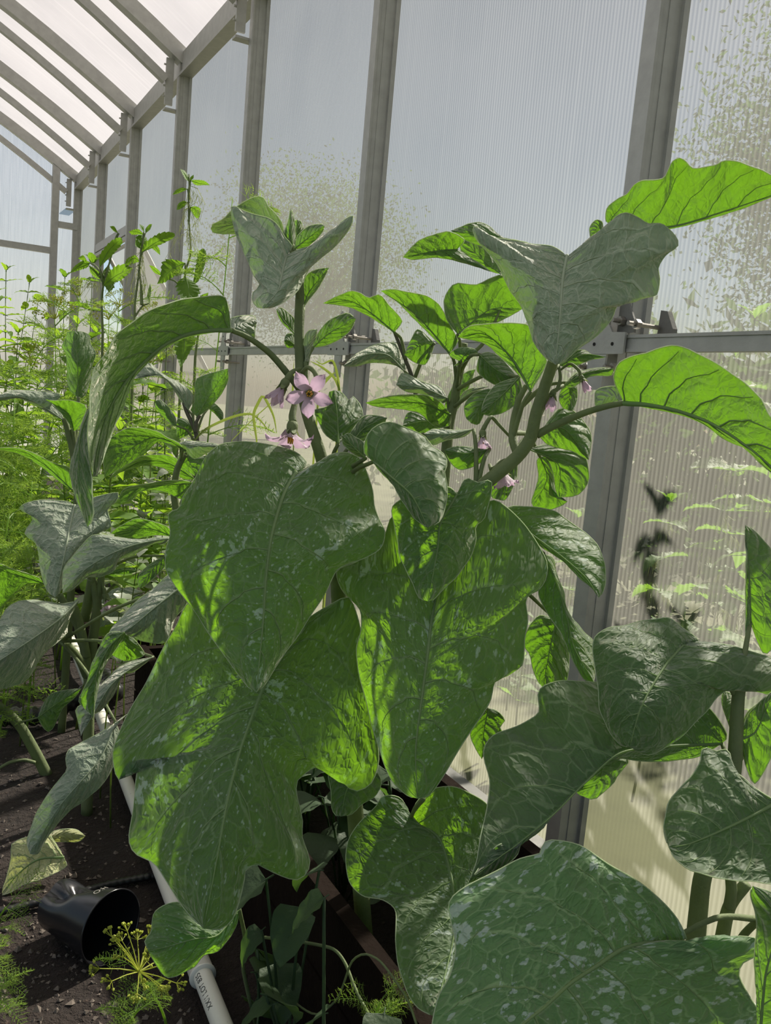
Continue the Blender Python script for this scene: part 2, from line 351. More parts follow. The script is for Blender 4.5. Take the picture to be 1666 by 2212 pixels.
# roof: arched rafters with a lighter inner chord, sheets above
roof = tag(empty('ceiling', (-0.9, 3, EAVE)), kind='structure')
HALF = 1.93
def arch(n=13, dx=0.0, dz=0.0):
    t = np.linspace(0, 1, n); x = WX-dx-(HALF-dx)*t; z = EAVE+dz+0.80*(1-(1-t)**1.55); return np.stack([x, 0*x, z], 1)
A = arch(); A2 = np.vstack([A, (A*[-1, 1, 1]+[2*(WX-HALF), 0, 0])[::-1][1:]])
def bar(P, wy, hz):
    b = MB(); P = np.asarray(P); T = np.gradient(P, axis=0); T /= np.linalg.norm(T, axis=1)[:, None]; N = np.cross(T, [0, 1, 0]); V = []
    for p, n in zip(P, N):
        for sy, sn in ((-1, -1), (1, -1), (1, 1), (-1, 1)): V.append(p+np.array([0, 1, 0])*sy*wy/2+n*sn*hz/2)
    F = [(i*4+j, i*4+(j+1) % 4, i*4+4+(j+1) % 4, i*4+4+j) for i in range(len(P)-1) for j in range(4)]+[(0, 1, 2, 3), (len(V)-4, len(V)-3, len(V)-2, len(V)-1)]
    b.add(V, F); return b
raf = bar(A2+[0, 0, -0.02], 0.06, 0.065).mesh('rafter', M['galv'])
C1 = arch(13, 0.085, -0.125); C2 = np.vstack([C1, (C1*[-1, 1, 1]+[2*(WX-HALF), 0, 0])[::-1][1:]])
cho = bar(C2, 0.035, 0.036).mesh('inner_chord', M['galv'])
for y in posts_y:
    for me in (raf, cho):
        mesh_obj(me.name.split('.')[0], me, roof, (-roof.location.x, y-roof.location.y, -roof.location.z))
    b = MB(); b.box((WX-0.065, y+0.012, EAVE-0.125), (0.035, 0.012, 0.20))
    b.box((WX-0.045, y+0.03, EAVE-0.24), (0.07, 0.04, 0.008))
    for q in range(4): b.tube([(WX-0.092, y+0.010, EAVE-0.055-q*0.045), (WX-0.075, y+0.010, EAVE-0.055-q*0.045)], 0.004, 6)
    wadd(b, 'gusset', M['galv'], roof)
for k in range(-2, 6):
    y0, y1 = Y0+k, Y0+k+1
    for arc, mt_ in ((A, 'roof_panel'), (A*[-1, 1, 1]+[2*(WX-HALF), 0, 0], 'fill_panel')):
        b = MB(); n = len(arc); Q = arc+[0, 0, 0.022]
        b.add(np.vstack([Q+[0, y0, 0], Q+[0, y1, 0]]), [(i, i+1, n+i+1, n+i) for i in range(n-1)])
        wadd(b, 'roof_panel', M[mt_], roof)
# far gable
YE = Y0+6
gab = tag(empty('wall_back', (-0.9, YE, 0)), kind='structure')
def ztop(x): return EAVE+0.80*(1-(1-min(1, max(0, (WX-x)/HALF if x > WX-HALF else (2*HALF-(WX-x))/HALF)))**1.55)
xs = [WX, 0.87, -0.20, -1.6, -2.67, 2*(WX-HALF)-WX]
for x0, x1 in zip(xs[:-1], xs[1:]):
    for z0, z1 in ((0, 1.73), (1.73, None)):
        top = [(x, YE+0.03, ztop(x)) for x in np.linspace(x1, x0, 6)] if z1 is None else [(x1, YE+0.03, z1), (x0, YE+0.03, z1)]
        sheet('panel', [(x0, YE+0.03, z0), (x1, YE+0.03, z0)]+top, gab, M['end_panel'])
for x in xs[1:-1]:
    b = MB(); b.box((x, YE, ztop(x)/2), (0.05, 0.05, ztop(x))); wadd(b, 'upright', M['galv'], gab)
for x0, x1, z in ((0.87, -2.67, 1.73), (WX, 0.87, 1.93)):
    b = MB(); b.box(((x0+x1)/2, YE, z), (abs(x1-x0), 0.04, 0.045)); wadd(b, 'cross_bar', M['galv'], gab)
# opposite wall
XL = 2*(WX-HALF)-WX
wl = tag(empty('wall_left', (XL, 3, 0)), kind='structure')
for k in range(-2, 6):
    sheet('panel', [(XL-0.03, Y0+k, 0), (XL-0.03, Y0+k+1, 0), (XL-0.03, Y0+k+1, EAVE), (XL-0.03, Y0+k, EAVE)], wl, M['fill_panel'])
for y in posts_y: mesh_obj('post', post_me, wl, (0, y-wl.location.y, 0))
# near end, behind the photographer
YN = Y0-2; wf = tag(empty('wall_front', (-0.9, YN, 0)), kind='structure')
for x in (-0.25, -1.55):
    b = MB(); b.box((x, YN, ztop(x)/2), (0.05, 0.05, ztop(x))); wadd(b, 'upright', M['galv'], wf)
b = MB(); b.box((-0.9, YN, 2.0), (1.3, 0.05, 0.05)); wadd(b, 'cross_bar', M['galv'], wf)

# ------------------------------------------------------------------ trees and hedge outside
def leaf_cloud(name, c, r, n, size, mat, parent, seed, flat=1.0):
    g = np.random.default_rng(seed); V = []; F = []
    cl = g.normal(0, 1, (max(8, n//60), 3)); cl /= np.linalg.norm(cl, axis=1)[:, None]; cl *= (g.uniform(0.35, 1, (len(cl), 1)))
    for i in range(n):
        p = (cl[g.integers(len(cl))] + g.normal(0, 0.17, 3))*r + c
        a = g.normal(0, 1, 3); a /= np.linalg.norm(a); bb = np.cross(a, g.normal(0, 1, 3)); bb /= np.linalg.norm(bb); s = size*g.uniform(0.6, 1.3); k = len(V)
        V += [p-a*s, p+bb*s*0.45, p+a*s, p-bb*s*0.45]; F.append((k, k+1, k+2, k+3))
    b = MB(); b.add(V, F); return tag(b.build(name, mat, parent), kind='stuff')
def tree(p, h, r, seed, label):
    t = tag(empty('tree', p), label, 'tree', 'trees outside the greenhouse'); g = np.random.default_rng(seed)
    b = MB(); b.tube([(0, 0, 0), (0.05, 0.03, h*0.3), (-0.05, 0.08, h*0.6), (0, 0, h*0.85)], [h*0.03, h*0.024, h*0.015, h*0.004], 8)
    for q in range(6):
        a = g.uniform(0, 6.28); z = h*g.uniform(0.35, 0.6); b.tube([(0, 0, z), (math.cos(a)*r*0.4, math.sin(a)*r*0.4, z+h*0.12), (math.cos(a)*r*0.7, math.sin(a)*r*0.7, z+h*0.25)], [h*0.01, h*0.007, h*0.003], 6)
    b.build('trunk', M['bark'], t, smooth=True)
    leaf_cloud('crown', np.array([0, 0, h*0.66]), np.array([r, r, h*0.36]), 30000, 0.028*h/4, M['tree'], t, seed)
    return t
tree((12.5, 8.5, -0.12), 8.0, 2.6, 1, 'leafy tree standing outside beyond the sheet wall, the one beside the near bays')
tree((11.0, 0.5, -0.12), 9.0, 3.0, 2, 'leafy tree outside beside the greenhouse wall, nearest the open end')
tree((6.5, 15.5, -0.12), 5.0, 2.0, 3, 'leafy tree outside past the open vent')

hd = tag(empty('hedge', (3.4, 2.4, -0.12)), 'dense green hedge outside, beyond the nettles and the sheet wall', 'hedge')
leaf_cloud('foliage', np.array([0, 0, .75]), np.array([.45, 4.2, .75]), 16000, .05, M['tree'], hd, 9)
b = MB()
for q in range(14): b.tube([(0, -3.6+q*.55, 0), (.05, -3.6+q*.55, .6), (-.05, -3.5+q*.55, 1.2)], [.03, .02, .008], 6)
b.build('stems', M['bark'], hd, smooth=True)

# ------------------------------------------------------------------ leaf builder
CROP = {1: (0, 0, 2.975), 2: (400, 400, 2.975), 3: (840, 300, 2.017), 4: (0, 560, 2.975), 5: (0, 1150, 2.975), 6: (0, 1650, 2.38),
        7: (240, 900, 1.7354), 8: (850, 1050, 2.0417), 9: (900, 1600, 2.175), 10: (500, 1600, 2.777), 0: (0, 0, 1.0), 11: (460, 690, 4.165)}
def T(c, pts):
    x0, y0, s = CROP[c]; p = np.asarray(pts, float).reshape(-1, 2); return p/s + [x0, y0]
def prof(vals, u):
    vals = np.atleast_1d(np.asarray(vals, float))
    return np.interp(u, np.linspace(0, 1, len(vals)), vals) if len(vals) > 1 else np.full_like(u, vals[0])
LEAFN = [0]
def leaf(plant, c, mid, L, R, z, dl=0.02, dr=0.02, mat='leaf', wav=0.004, pet=None, rib=0.0022, rim=0.0006, amp=0.0016, label=None, name='leaf', up=1, mpow=1.3, teeth=0):
    """a leaf blade swept from its midrib to both margins; z = distance along the midrib, dl/dr = how far each margin turns away"""
    LEAFN[0] += 1; g = np.random.default_rng(LEAFN[0])
    mid = T(c, mid); L = np.vstack([mid[:1], T(c, L), mid[-1:]]); R = np.vstack([mid[:1], T(c, R), mid[-1:]])
    span = max(np.ptp(np.vstack([L, R, mid]), axis=0)); nu = int(np.clip(span/7, 16, 76)); nv = int(np.clip(span/28, 5, 18))
    if teeth: nu = max(nu, teeth*6)
    md = spline(mid, 200); u = np.linspace(0, 1, nu+1); su = u**mpow
    mm = np.stack([np.interp(su, np.linspace(0, 1, 200), md[:, k]) for k in (0, 1)], 1)
    zz = prof(z, su); zz = np.convolve(np.r_[[zz[0]]*4, zz, [zz[-1]]*4], np.ones(9)/9, 'valid') if nu > 20 else zz
    env = np.clip(np.sin(PI*np.clip(u, 0, 1))*1.6, 0, 1)**0.6
    px = span*np.mean(zz)/FPX                                  # leaf length in metres
    cols = []; vs = []
    for s, E_, d in ((-1, L, dl), (1, R, dr)):
        ed = spline(E_, nu+1); dd = prof(d, u)
        ph = g.uniform(0, 6.28, 3)
        if teeth: ed = ed + (ed-mm)*(0.22*((u*teeth) % 1.0-0.5)*(u < .96))[:, None]
        for j in (range(nv, 0, -1) if s < 0 else range(0, nv+1)):
            v = j/nv; p = mm + (ed-mm)*v
            zed = zz + env*(dd*v**1.5 + wav*v**2*(np.sin(u*11+ph[0])+0.6*np.sin(u*23+ph[1])) )
            P = ats(p, zed); cols.append(P); vs.append(s*v)
    G = np.stack(cols, 1); vs = np.array(vs); nc = G.shape[1]
    # relief: the blade swells between the side veins
    du = np.gradient(G, axis=0); dv = np.gradient(G, axis=1); N = np.cross(du, dv); N /= np.linalg.norm(N, axis=2)[:, :, None]+1e-9
    tocam = np.sign(np.einsum('ijk,ijk->ij', N, CAM-G)); tocam[tocam == 0] = 1; N *= tocam[:, :, None]
    U = u[:, None]; AV = np.abs(vs)[None, :]; cc = 6.5*(U-0.24*AV**1.25)+0.45*(vs[None, :] > 0)
    dome = np.abs(np.sin(PI*cc))**0.7*np.clip(AV*(1.05-AV)*4, 0, 1)*env[:, None]
    dome += 0.35*np.sin(U*37+AV*19)*np.sin(U*15-AV*27+1)*env[:, None]*AV
    G = G + N*(amp*min(1.4, px/0.15)*up*dome)[:, :, None]
    org = np.array(plant.location); V = G.reshape(-1, 3)-org
    F = [(i*nc+j, i*nc+j+1, (i+1)*nc+j+1, (i+1)*nc+j) for i in range(nu) for j in range(nc-1)]
    b = MB(); b.add(V, F); nb = len(F)
    if rim:
        for col in (0, nc-1): b.tube(G[1:-1, col]-org, rim, 4, 1, cap=False)
    me = b.mesh(name, [M[mat], M['rim']], True)
    Ln = np.linalg.norm(np.diff(G[:, nc//2], axis=0), axis=1).sum()*100; Wd = np.linalg.norm(G[:, 0]-G[:, -1], axis=1)*50
    uvn = np.zeros((len(b.v), 2)); uvp = np.zeros((len(b.v), 2)); off = g.uniform(0, 40, 2)
    ii, jj = np.meshgrid(np.arange(nu+1), np.arange(nc), indexing='ij')
    uvn[:V.shape[0]] = np.stack([np.broadcast_to(U, ii.shape).ravel(), np.broadcast_to(vs[None]*0.5+0.5, ii.shape).ravel()], 1)
    uvp[:V.shape[0]] = np.stack([(np.broadcast_to(U, ii.shape)*Ln).ravel(), (vs[None]*np.maximum(Wd, Wd.max()*0.35)[:, None]).ravel()], 1)+off
    li = np.empty(len(me.loops), dtype=np.int32); me.loops.foreach_get('vertex_index', li)
    for nm, arr in (('n', uvn), ('p', uvp)):
        lay = me.uv_layers.new(name=nm); lay.data.foreach_set('uv', arr[li].ravel().astype(np.float32))
    o = mesh_obj(name, me, plant)
    if label: o['label'] = label
    jm = int(np.argmin(np.abs(vs))); ridge = G[:, jm] + N[:, jm]*rib*0.25*up
    if rib:
        rr = rib*(1-0.85*u); b = MB(); b.tube(ridge[:-1]-org, rr[:-1], 6)
        if span > 130:                                        # side veins, real ridges on the blade
            for sd_ in (-1, 1):
                js = [int(np.argmin(np.abs(vs-sd_*q))) for q in np.linspace(0, 0.9, 10)]
                for kk in range(-1, 7):
                    up_ = (kk+(0.0 if sd_ < 0 else -0.45))/6.5+0.24*np.linspace(0, 0.9, 10)**1.25
                    ok_ = (up_ > 0.015) & (up_ < 0.97)
                    if ok_.sum() < 4: continue
                    P_ = np.array([[np.interp(uu*nu, np.arange(nu+1), G[:, j_, q]+N[:, j_, q]*rib*0.12*up) for q in range(3)] for uu, j_, w_ in zip(up_, js, ok_) if w_])
                    b.tube(P_-org, np.linspace(0.42, 0.14, len(P_))*rib*(0.75 if mat != 'leaf_wet' else 0.9), 5, cap=False)
        b.build('midrib', M['midrib_pale' if mat == 'leaf_grey' else 'midrib'], o, smooth=True)
    if pet is not None:
        pp, pz, pr = pet; q = T(c, pp); P = ats(spline(np.vstack([mid[:1], q]), 24), prof([np.atleast_1d(z)[0]]+list(np.atleast_1d(pz)), np.linspace(0, 1, 24)))-org
        b = MB(); b.tube(P, prof([rib if rib else pr*0.8, pr], np.linspace(0, 1, 24)), 8); b.build('petiole', M['stem'], o, smooth=True)
    return o
def stem(plant, c, pts, z, r, name='stem', mat='stem', n=40, to_ground=None):
    P = ats(spline(T(c, pts), n), prof(z, np.linspace(0, 1, n)))
    if to_ground is not None:
        g0 = np.array(to_ground); k = np.linspace(0, 1, 14)[:-1, None]; Q = g0+(P[0]-g0)*k; Q[:, :2] += (np.sin(k*PI)*0.012); P = np.vstack([Q, P])
    b = MB(); b.tube(P-np.array(plant.location), prof(r, np.linspace(0, 1, len(P))), 10)
    return b.build(name, M[mat], plant, smooth=True)
def plant_at(name, x, y, z, label, cat, group=None):
    p = at(x, y, z); return tag(empty(name, (p[0], p[1], 0.0)), label, cat, group)

def rotm(d, spin=0.0):
    d = Vector(d).normalized(); return (d.to_track_quat('Z', 'Y').to_matrix() @ Matrix.Rotation(spin, 3, 'Z'))
def flower(plant, p, d, size, openness, ped, seed, spin=0.0):
    """p = throat centre, d = direction it faces; ped = pedicel points (world), last one at the calyx"""
    g = np.random.default_rng(seed); R_ = np.array(rotm(d, spin)); org = np.array(plant.location); p = np.array(p)
    b = MB(); cal = p - R_[:, 2]*size*0.55
    prof_ = [(0, .20), (.15, .24), (.3, .23), (.45, .19), (.55, .16)]
    b.tube([cal+R_[:, 2]*size*a for a, _ in prof_], [size*q for _, q in prof_], 10)
    for k in range(5):                                            # pointed sepals
        a = 2*PI*(k+.5)/5; e = np.array([math.cos(a), math.sin(a), 0]); t = np.array([-math.sin(a), math.cos(a), 0]); V = []
        for s_, w_, rr, zz in ((0, .13, .17, .30), (.5, .10, .30, .52), (1, .0, .46, .66)):
            for q in (-1, 1): V.append(cal + R_@((e*rr+t*w_*q+np.array([0, 0, zz]))*size))
        b.add(V, [(0, 1, 3, 2), (2, 3, 5, 4)])
    if ped is not None:
        P = spline(np.vstack([ped, [cal]]), 20); b.tube(P, np.linspace(size*0.09, size*0.16, 20), 8)
    b.v = [tuple(np.array(v)-org) for v in b.v]
    fl = b.build('flower', M['stem'], plant, smooth=True)
    for k in range(5):
        a = 2*PI*k/5; e = np.array([math.cos(a), math.sin(a), 0]); t = np.array([-math.sin(a), math.cos(a), 0]); V = []; F = []; n1, n2 = 9, 7
        for i in range(n1):
            s_ = i/(n1-1); w_ = 0.66*(0.26+1.0*s_)*(1-s_**2.1)+0.02; r_ = 0.17+s_*1.05*openness; z_ = -0.06+s_*(1-openness)*1.1 + 0.26*openness*math.sin(s_*2.6) - 0.16*openness*s_**3
            for j in range(n2):
                q = j/(n2-1)*2-1; V.append(p + R_@((e*r_*(1-0.05*q*q)+t*w_*q*0.78*(0.55+.45*openness)+np.array([0, 0, z_+0.13*abs(q)+0.075*math.sin(8*s_+6*q+seed*3+k*2)*s_]))*size)-org)
        F = [(i*n2+j, i*n2+j+1, (i+1)*n2+j+1, (i+1)*n2+j) for i in range(n1-1) for j in range(n2-1)]
        b = MB(); b.add(V, F); b.build('petal', M['petal'], fl, smooth=True)
    b = MB()
    for k in range(6):
        a = 2*PI*k/6; e = np.array([math.cos(a)*.10, math.sin(a)*.10, 0])
        b.tube([p+R_@((e+np.array([0, 0, .04]))*size)-org, p+R_@((e*0.9+np.array([0, 0, .36]))*size)-org], [size*.055, size*.03], 6)
    b.build('stamens', M['anther'], fl, smooth=True)
    return fl

# ------------------------------------------------------------------ generic plants built in place
def blade_mesh(name, n, width, teeth, droop, fold, mat, tooth=0.05, base=0.35, curl=0.0):
    """unit-length leaf along +Y"""
    V = []; F = []; m = max(n, teeth*2)
    for i in range(m+1):
        s_ = i/m; w_ = width*(s_**base)*(1-s_**1.6)**0.9*1.25
        e = tooth*(1 if i % 2 else -0.25)*(1-s_)**0.3 if teeth and 0 < i < m else 0
        w_ = max(0.0, w_*(1+e*3)); y = s_-0.25*droop*s_**3; z = -droop*s_**2*0.55
        for q in (-1, -.5, 0, .5, 1): V.append((w_*q, y, z+fold*abs(q)*w_ + 0.02*math.sin(s_*20+q*3)*abs(q)))
    F = [(i*5+j, i*5+j+1, (i+1)*5+j+1, (i+1)*5+j) for i in range(m) for j in range(4)]
    b = MB(); b.add(V, F); b.tube([(0, -0.12, 0), (0, 0, 0), (0, 0.5-0.03*droop, -droop*0.14)], [0.014, 0.014, 0.006], 5)
    return b.mesh(name, mat, True)
NL = [blade_mesh('nettle_leaf', 24, 0.30, 14, d, f, M['nettle'], 0.09) for d, f in ((0.5, 0.35), (0.9, 0.2), (0.15, 0.5))]
WL = [blade_mesh('weed_leaf', 12, 0.24, 0, d, f, M['weed']) for d, f in ((0.5, 0.3), (0.9, 0.4), (0.1, 0.2))]
BL = [blade_mesh('heart_leaf', 10, 0.42, 0, d, f, M['bind'], base=0.12) for d, f in ((0.5, 0.3), (0.9, 0.1))]
BG = [blade_mesh('heart_leaf_green', 10, 0.42, 0, d, f, M['weed'], base=0.12) for d, f in ((0.5, 0.3), (0.9, 0.1))]
UL = [blade_mesh('shade_leaf', 14, 0.40, 0, d, f, M['under'], base=0.15) for d, f in ((0.4, 0.25), (0.8, 0.1))]
def put(me, parent, p, az, pitch, s, roll=0.0, name='leaf'):
    o = bpy.data.objects.new(name, me); COL.objects.link(o); o.parent = parent; o.location = p; o.rotation_euler = (pitch, roll, az); o.scale = (s, s, s); return o
def stem_curve(h, lean, n=10, g=None):
    t = np.linspace(0, 1, n); w_ = g.uniform(-1, 1, 2)*0.02*h
    return np.stack([lean[0]*t**1.4+w_[0]*np.sin(t*5), lean[1]*t**1.4+w_[1]*np.sin(t*4+1), h*t], 1)
KEEP, PLACED = [], []                        # (a, b, clearance, height) of things stems must not grow through; bases already taken
def seg_d(p, a, b):
    p, a, b = (np.asarray(q[:2], float) for q in (p, a, b)); t = np.clip(((p-a)@(b-a))/max(1e-9, (b-a)@(b-a)), 0, 1); return np.linalg.norm(p-a-(b-a)*t)
def settle(x, y, z, ln, start):
    """slide a plant along its line of sight until its foot stands clear; lift its lowest leaves over what is beside it"""
    for k in range(60):
        zz = z+0.02*((k+1)//2)*(1 if k % 2 else -1); p = at(x, y, zz); f = p[:2]-np.asarray(ln[:2])
        if (p[0] > 1.06) != (at(x, y, z)[0] > 1.06) or (p[0] < 1.06 and f[0] > 0.93): continue
        if all(seg_d(f, a, b) > r for a, b, r, _ in KEEP) and all(np.hypot(*(f-q)) > 0.045 for q in PLACED): break
    PLACED.append(f); h = p[2]
    for a, b, r, hg in KEEP:
        if seg_d(f, a, b) < 0.2: start = max(start, min(.8, (hg+.09)/h))
    return zz, start
def herb(kind, x, y, z, label, seed, size=0.08, pairs=8, lean=(0, 0), start=0.35, bend=0.5, rad=0.0035, group=None, catk=True, mats=None, spread=1.0):
    """upright plant whose tip is seen at pixel (x, y), z metres into the picture"""
    z, start = settle(x, y, z, lean, start)
    g = np.random.default_rng(seed); tip = at(x, y, z); h = tip[2]; nm = {'nettle': 'nettle', 'weed': 'leafy_weed', 'vine': 'bindweed'}[kind]
    t = tag(empty(nm, (tip[0]-lean[0], tip[1]-lean[1], 0)), label, 'plant', group)
    C = stem_curve(h, lean, 14, g); b = MB(); b.tube(C, np.linspace(rad, rad*0.35, 14), 6); b.build('stem', M['grass'] if kind != 'nettle' else M['stem'], t, smooth=True)
    lib = mats or {'nettle': NL, 'weed': WL, 'vine': BL}[kind]; ck = MB()
    for i in range(pairs):
        f = start+(1-start)*(i+0.4)/pairs; p = np.array([np.interp(f, np.linspace(0, 1, 14), C[:, k]) for k in range(3)]); az = i*PI/2+g.uniform(-.4, .4)
        sc = size*(1.1-0.62*max(0, (f-start)/(1-start))**1.6)*g.uniform(0.85, 1.1)
        for q in (0, PI):
            put(lib[g.integers(len(lib))], t, p, az+q+g.uniform(-.25, .25), g.uniform(-.1, .5)*bend+0.1, sc*spread, g.uniform(-.35, .35))
            if kind == 'nettle' and catk and f > 0.5:
                for r_ in range(3):
                    a = az+q+g.uniform(-.6, .6); l_ = sc*g.uniform(.5, .9); e = np.array([math.cos(a), math.sin(a), 0])
                    for w_ in range(6): 
                        f2 = g.uniform(0.2, 1); st = p+e*l_*0.35*f2+np.array([0, 0, -l_*0.25*f2])
                        ck.tube([st, st+np.array([g.normal(0, .006), g.normal(0, .006), -l_*g.uniform(.15, .35)])], [0.0007, 0.0005], 3, cap=False)
                    ck.tube([p, p+e*l_*.2+np.array([0, 0, .0]), p+e*l_*.4+np.array([0, 0, -l_*.3]), p+e*l_*.42+np.array([0, 0, -l_*.7])], [.0008, .0007, .0006, .0004], 3, cap=False)
    for a in (0, 2.1, 4.2): put(lib[0], t, C[-1], a+g.uniform(0, 1), 0.9, size*0.42)
    if ck.v: tag(ck.build('flower_tassels', M['catkin'], t), kind='stuff')
    return t
def needle(b, p, d, l, w):
    d = np.asarray(d)/np.linalg.norm(d); a = np.cross(d, [0.3, 0.5, 0.8]); a /= np.linalg.norm(a); c_ = np.cross(d, a); q = p+d*l
    b.add([p-a*w, p+a*w, q, p-c_*w, p+c_*w], [(0, 1, 2), (3, 4, 2)])
def frond_mesh(seed, n=11):
    g = np.random.default_rng(seed); b = MB(); C = lambda s_: np.array([0, s_-0.1*s_**3, 0.12*s_-0.5*s_**2.2])
    b.tube([C(s_) for s_ in np.linspace(0, 1, 8)], np.linspace(0.010, 0.004, 8), 4, cap=False)
    for i in range(n):
        s_ = 0.25+0.75*(i+.5)/n; p = C(s_); L_ = 0.42*(1.15-s_)
        for sd in (-1, 1):
            d = np.array([sd*0.9, 0.6, g.uniform(-.3, .3)]); d /= np.linalg.norm(d); b.tube([p, p+d*L_*.6], [0.004, 0.003], 3, cap=False)
            for k in range(9):
                q = p+d*L_*(0.12+0.11*k); e = d+g.normal(0, .75, 3)*np.array([1, 1, .9]); needle(b, q, e, L_*g.uniform(.25, .5), 0.0042)
    return b.mesh('frond', M['dill'], False)
FR = [frond_mesh(s_) for s_ in (1, 2, 3)]
def umbel_mesh(seed, rays=16, t0=0.0, t1=1.15):
    g = np.random.default_rng(seed); b = MB()
    for i in range(rays):
        a = g.uniform(0, 6.28); th = t0+(t1-t0)*math.sqrt((i+.5)/rays); d = np.array([math.cos(a)*math.sin(th), math.sin(a)*math.sin(th), math.cos(th)]); L_ = g.uniform(.75, 1)
        P = [d*0, d*L_*.5+np.array([0, 0, .03]), d*L_]; b.tube(P, [.018, .012, .010], 4, cap=False)
        for k in range(9):
            e = d+g.normal(0, .55, 3); e /= np.linalg.norm(e); q = P[-1]+e*0.2; b.tube([P[-1], q], [.006, .006], 3, cap=False); b.tube([q-e*.02, q+e*.03], [.032, .018], 5)
    return b.mesh('umbel', M['umbel'])
UM = [umbel_mesh(4), umbel_mesh(5), umbel_mesh(6, 20, .55, 1.5)]
def dill(x, y, z, label, seed, fronds=10, size=0.16, umbels=1, us=0.05, start=0.25, rad=0.003, group='dill plants among the beds', uk=0):
    g = np.random.default_rng(seed); ln = g.uniform(-.05, .05, 2); z, start = settle(x, y, z, ln, start); tip = at(x, y, z); h = tip[2]
    t = tag(empty('dill_plant', (tip[0]-ln[0], tip[1]-ln[1], 0)), label, 'plant', group)
    C = stem_curve(h, ln, 14, g); b = MB(); b.tube(C, np.linspace(rad, rad*.4, 14), 6); b.build('stem', M['dill'], t, smooth=True)
    for i in range(fronds):
        f = start+(0.98-start)*i/max(1, fronds-1); p = np.array([np.interp(f, np.linspace(0, 1, 14), C[:, k]) for k in range(3)])
        put(FR[g.integers(3)], t, p, g.uniform(0, 6.28), g.uniform(.1, .9), size*g.uniform(.6, 1.15), g.uniform(-.5, .5), 'frond')
    for i in range(umbels):
        p = C[-1] if i == 0 else C[-1-2*i]; o = put(UM[uk or i % 2], t, p, g.uniform(0, 6), g.uniform(-.4, .4), us, g.uniform(-.4, .4), 'umbel')
    return t

# ------------------------------------------------------------------ eggplants traced in place
TRUNK = {}
def trunk(plant, P): TRUNK.setdefault(plant.name, []).append(np.asarray(P))
def stem2(plant, c, pts, z, r, n=40, to_ground=True, **kw):
    P = ats(spline(T(c, pts), n), prof(z, np.linspace(0, 1, n)))
    if to_ground:
        g0 = np.array([plant.location.x, plant.location.y, 0.0]); k = np.linspace(0, 1, 16)[:-1, None]; P = np.vstack([g0+(P[0]-g0)*k, P])
    trunk(plant, P); b = MB(); b.tube(P-np.array(plant.location), prof(r, np.linspace(0, 1, len(P))), 10)
    return b.build('stem', M[kw.get('mat', 'stem')], plant, smooth=True)
def lf(plant, c, mid, L, R, z, dl=0.02, dr=0.02, mat='leaf', auto=True, **kw):
    o = leaf(plant, c, mid, L, R, z, dl, dr, mat, **kw)
    if auto and kw.get('pet') is None and plant.name in TRUNK:
        bx, by = T(c, mid[:2])[0]; B0 = at(bx, by, np.atleast_1d(z)[0]); A_ = np.vstack(TRUNK[plant.name])
        tgt = A_[np.argmin(np.linalg.norm(A_-B0-np.array([0, 0, -0.05]), axis=1))]
        midp = (B0+tgt)/2 + np.array([0, 0, 0.012]); P = spline([B0, midp, tgt], 12)-np.array(plant.location)
        b = MB(); b.tube(P, np.linspace(0.0021, 0.0032, 12), 7); b.build('petiole', M['stem'], o, smooth=True)
    return o
EG = 'eggplants in the beds'
# --- main plant -----------------------------------------------------------
P1 = plant_at('eggplant', 745, 1500, 1.0, 'tall eggplant with lilac flowers and broad hanging leaves beside the wall rail', 'plant', EG)
P1.location = (0.56, 0.92, 0.0)
stem2(P1, 0, [(735, 1330), (725, 1180), (697, 1000), (665, 900), (652, 835), (648, 770), (646, 700), (648, 625), (640, 590), (625, 560)], [.98, .96, .95, .95, .95], [.012, .0095, .0065, .0048])
stem2(P1, 3, [(-230, 1900), (100, 1760), (440, 1485), (560, 1385), (620, 1300), (640, 1205), (680, 1080), (712, 985), (735, 900)], [.97, .96, .94, .92, .90, .88], [.009, .0085, .007, .0055], to_ground=False)
stem2(P1, 3, [(566, 1385), (540, 1310), (545, 1230), (566, 1140), (600, 1075)], [.93, .95, .95], [.005, .0042, .003], to_ground=False)
# top of the main shoot
lf(P1, 2, [(652, 448), (640, 500), (622, 580), (597, 680), (500, 793)],
   [(690, 392), (640, 330), (600, 262), (540, 212), (442, 188), (385, 166), (305, 130), (300, 190), (330, 320), (400, 480), (440, 570), (482, 640), (432, 700), (436, 745), (458, 782)],
   [(720, 420), (800, 392), (900, 352), (970, 285), (985, 250), (1050, 208), (1080, 186), (1072, 245), (1020, 330), (940, 410), (860, 480), (800, 530), (768, 592), (718, 682), (650, 742), (560, 786)],
   [.92, .89, .87], [.0, .035, .03], [.0, .05, .02], 'leaf_grey', rib=.0016)
lf(P1, 2, [(640, 330), (450, 225), (320, 250), (165, 282)], [(622, 245), (590, 190), (530, 130), (510, 86), (470, 70), (400, 95), (300, 160), (240, 220), (172, 254)], [(520, 360), (420, 345), (320, 314), (240, 312), (178, 302)], [.97, .98, .98], -.02, .02, 'leaf_grey', rib=.0012)
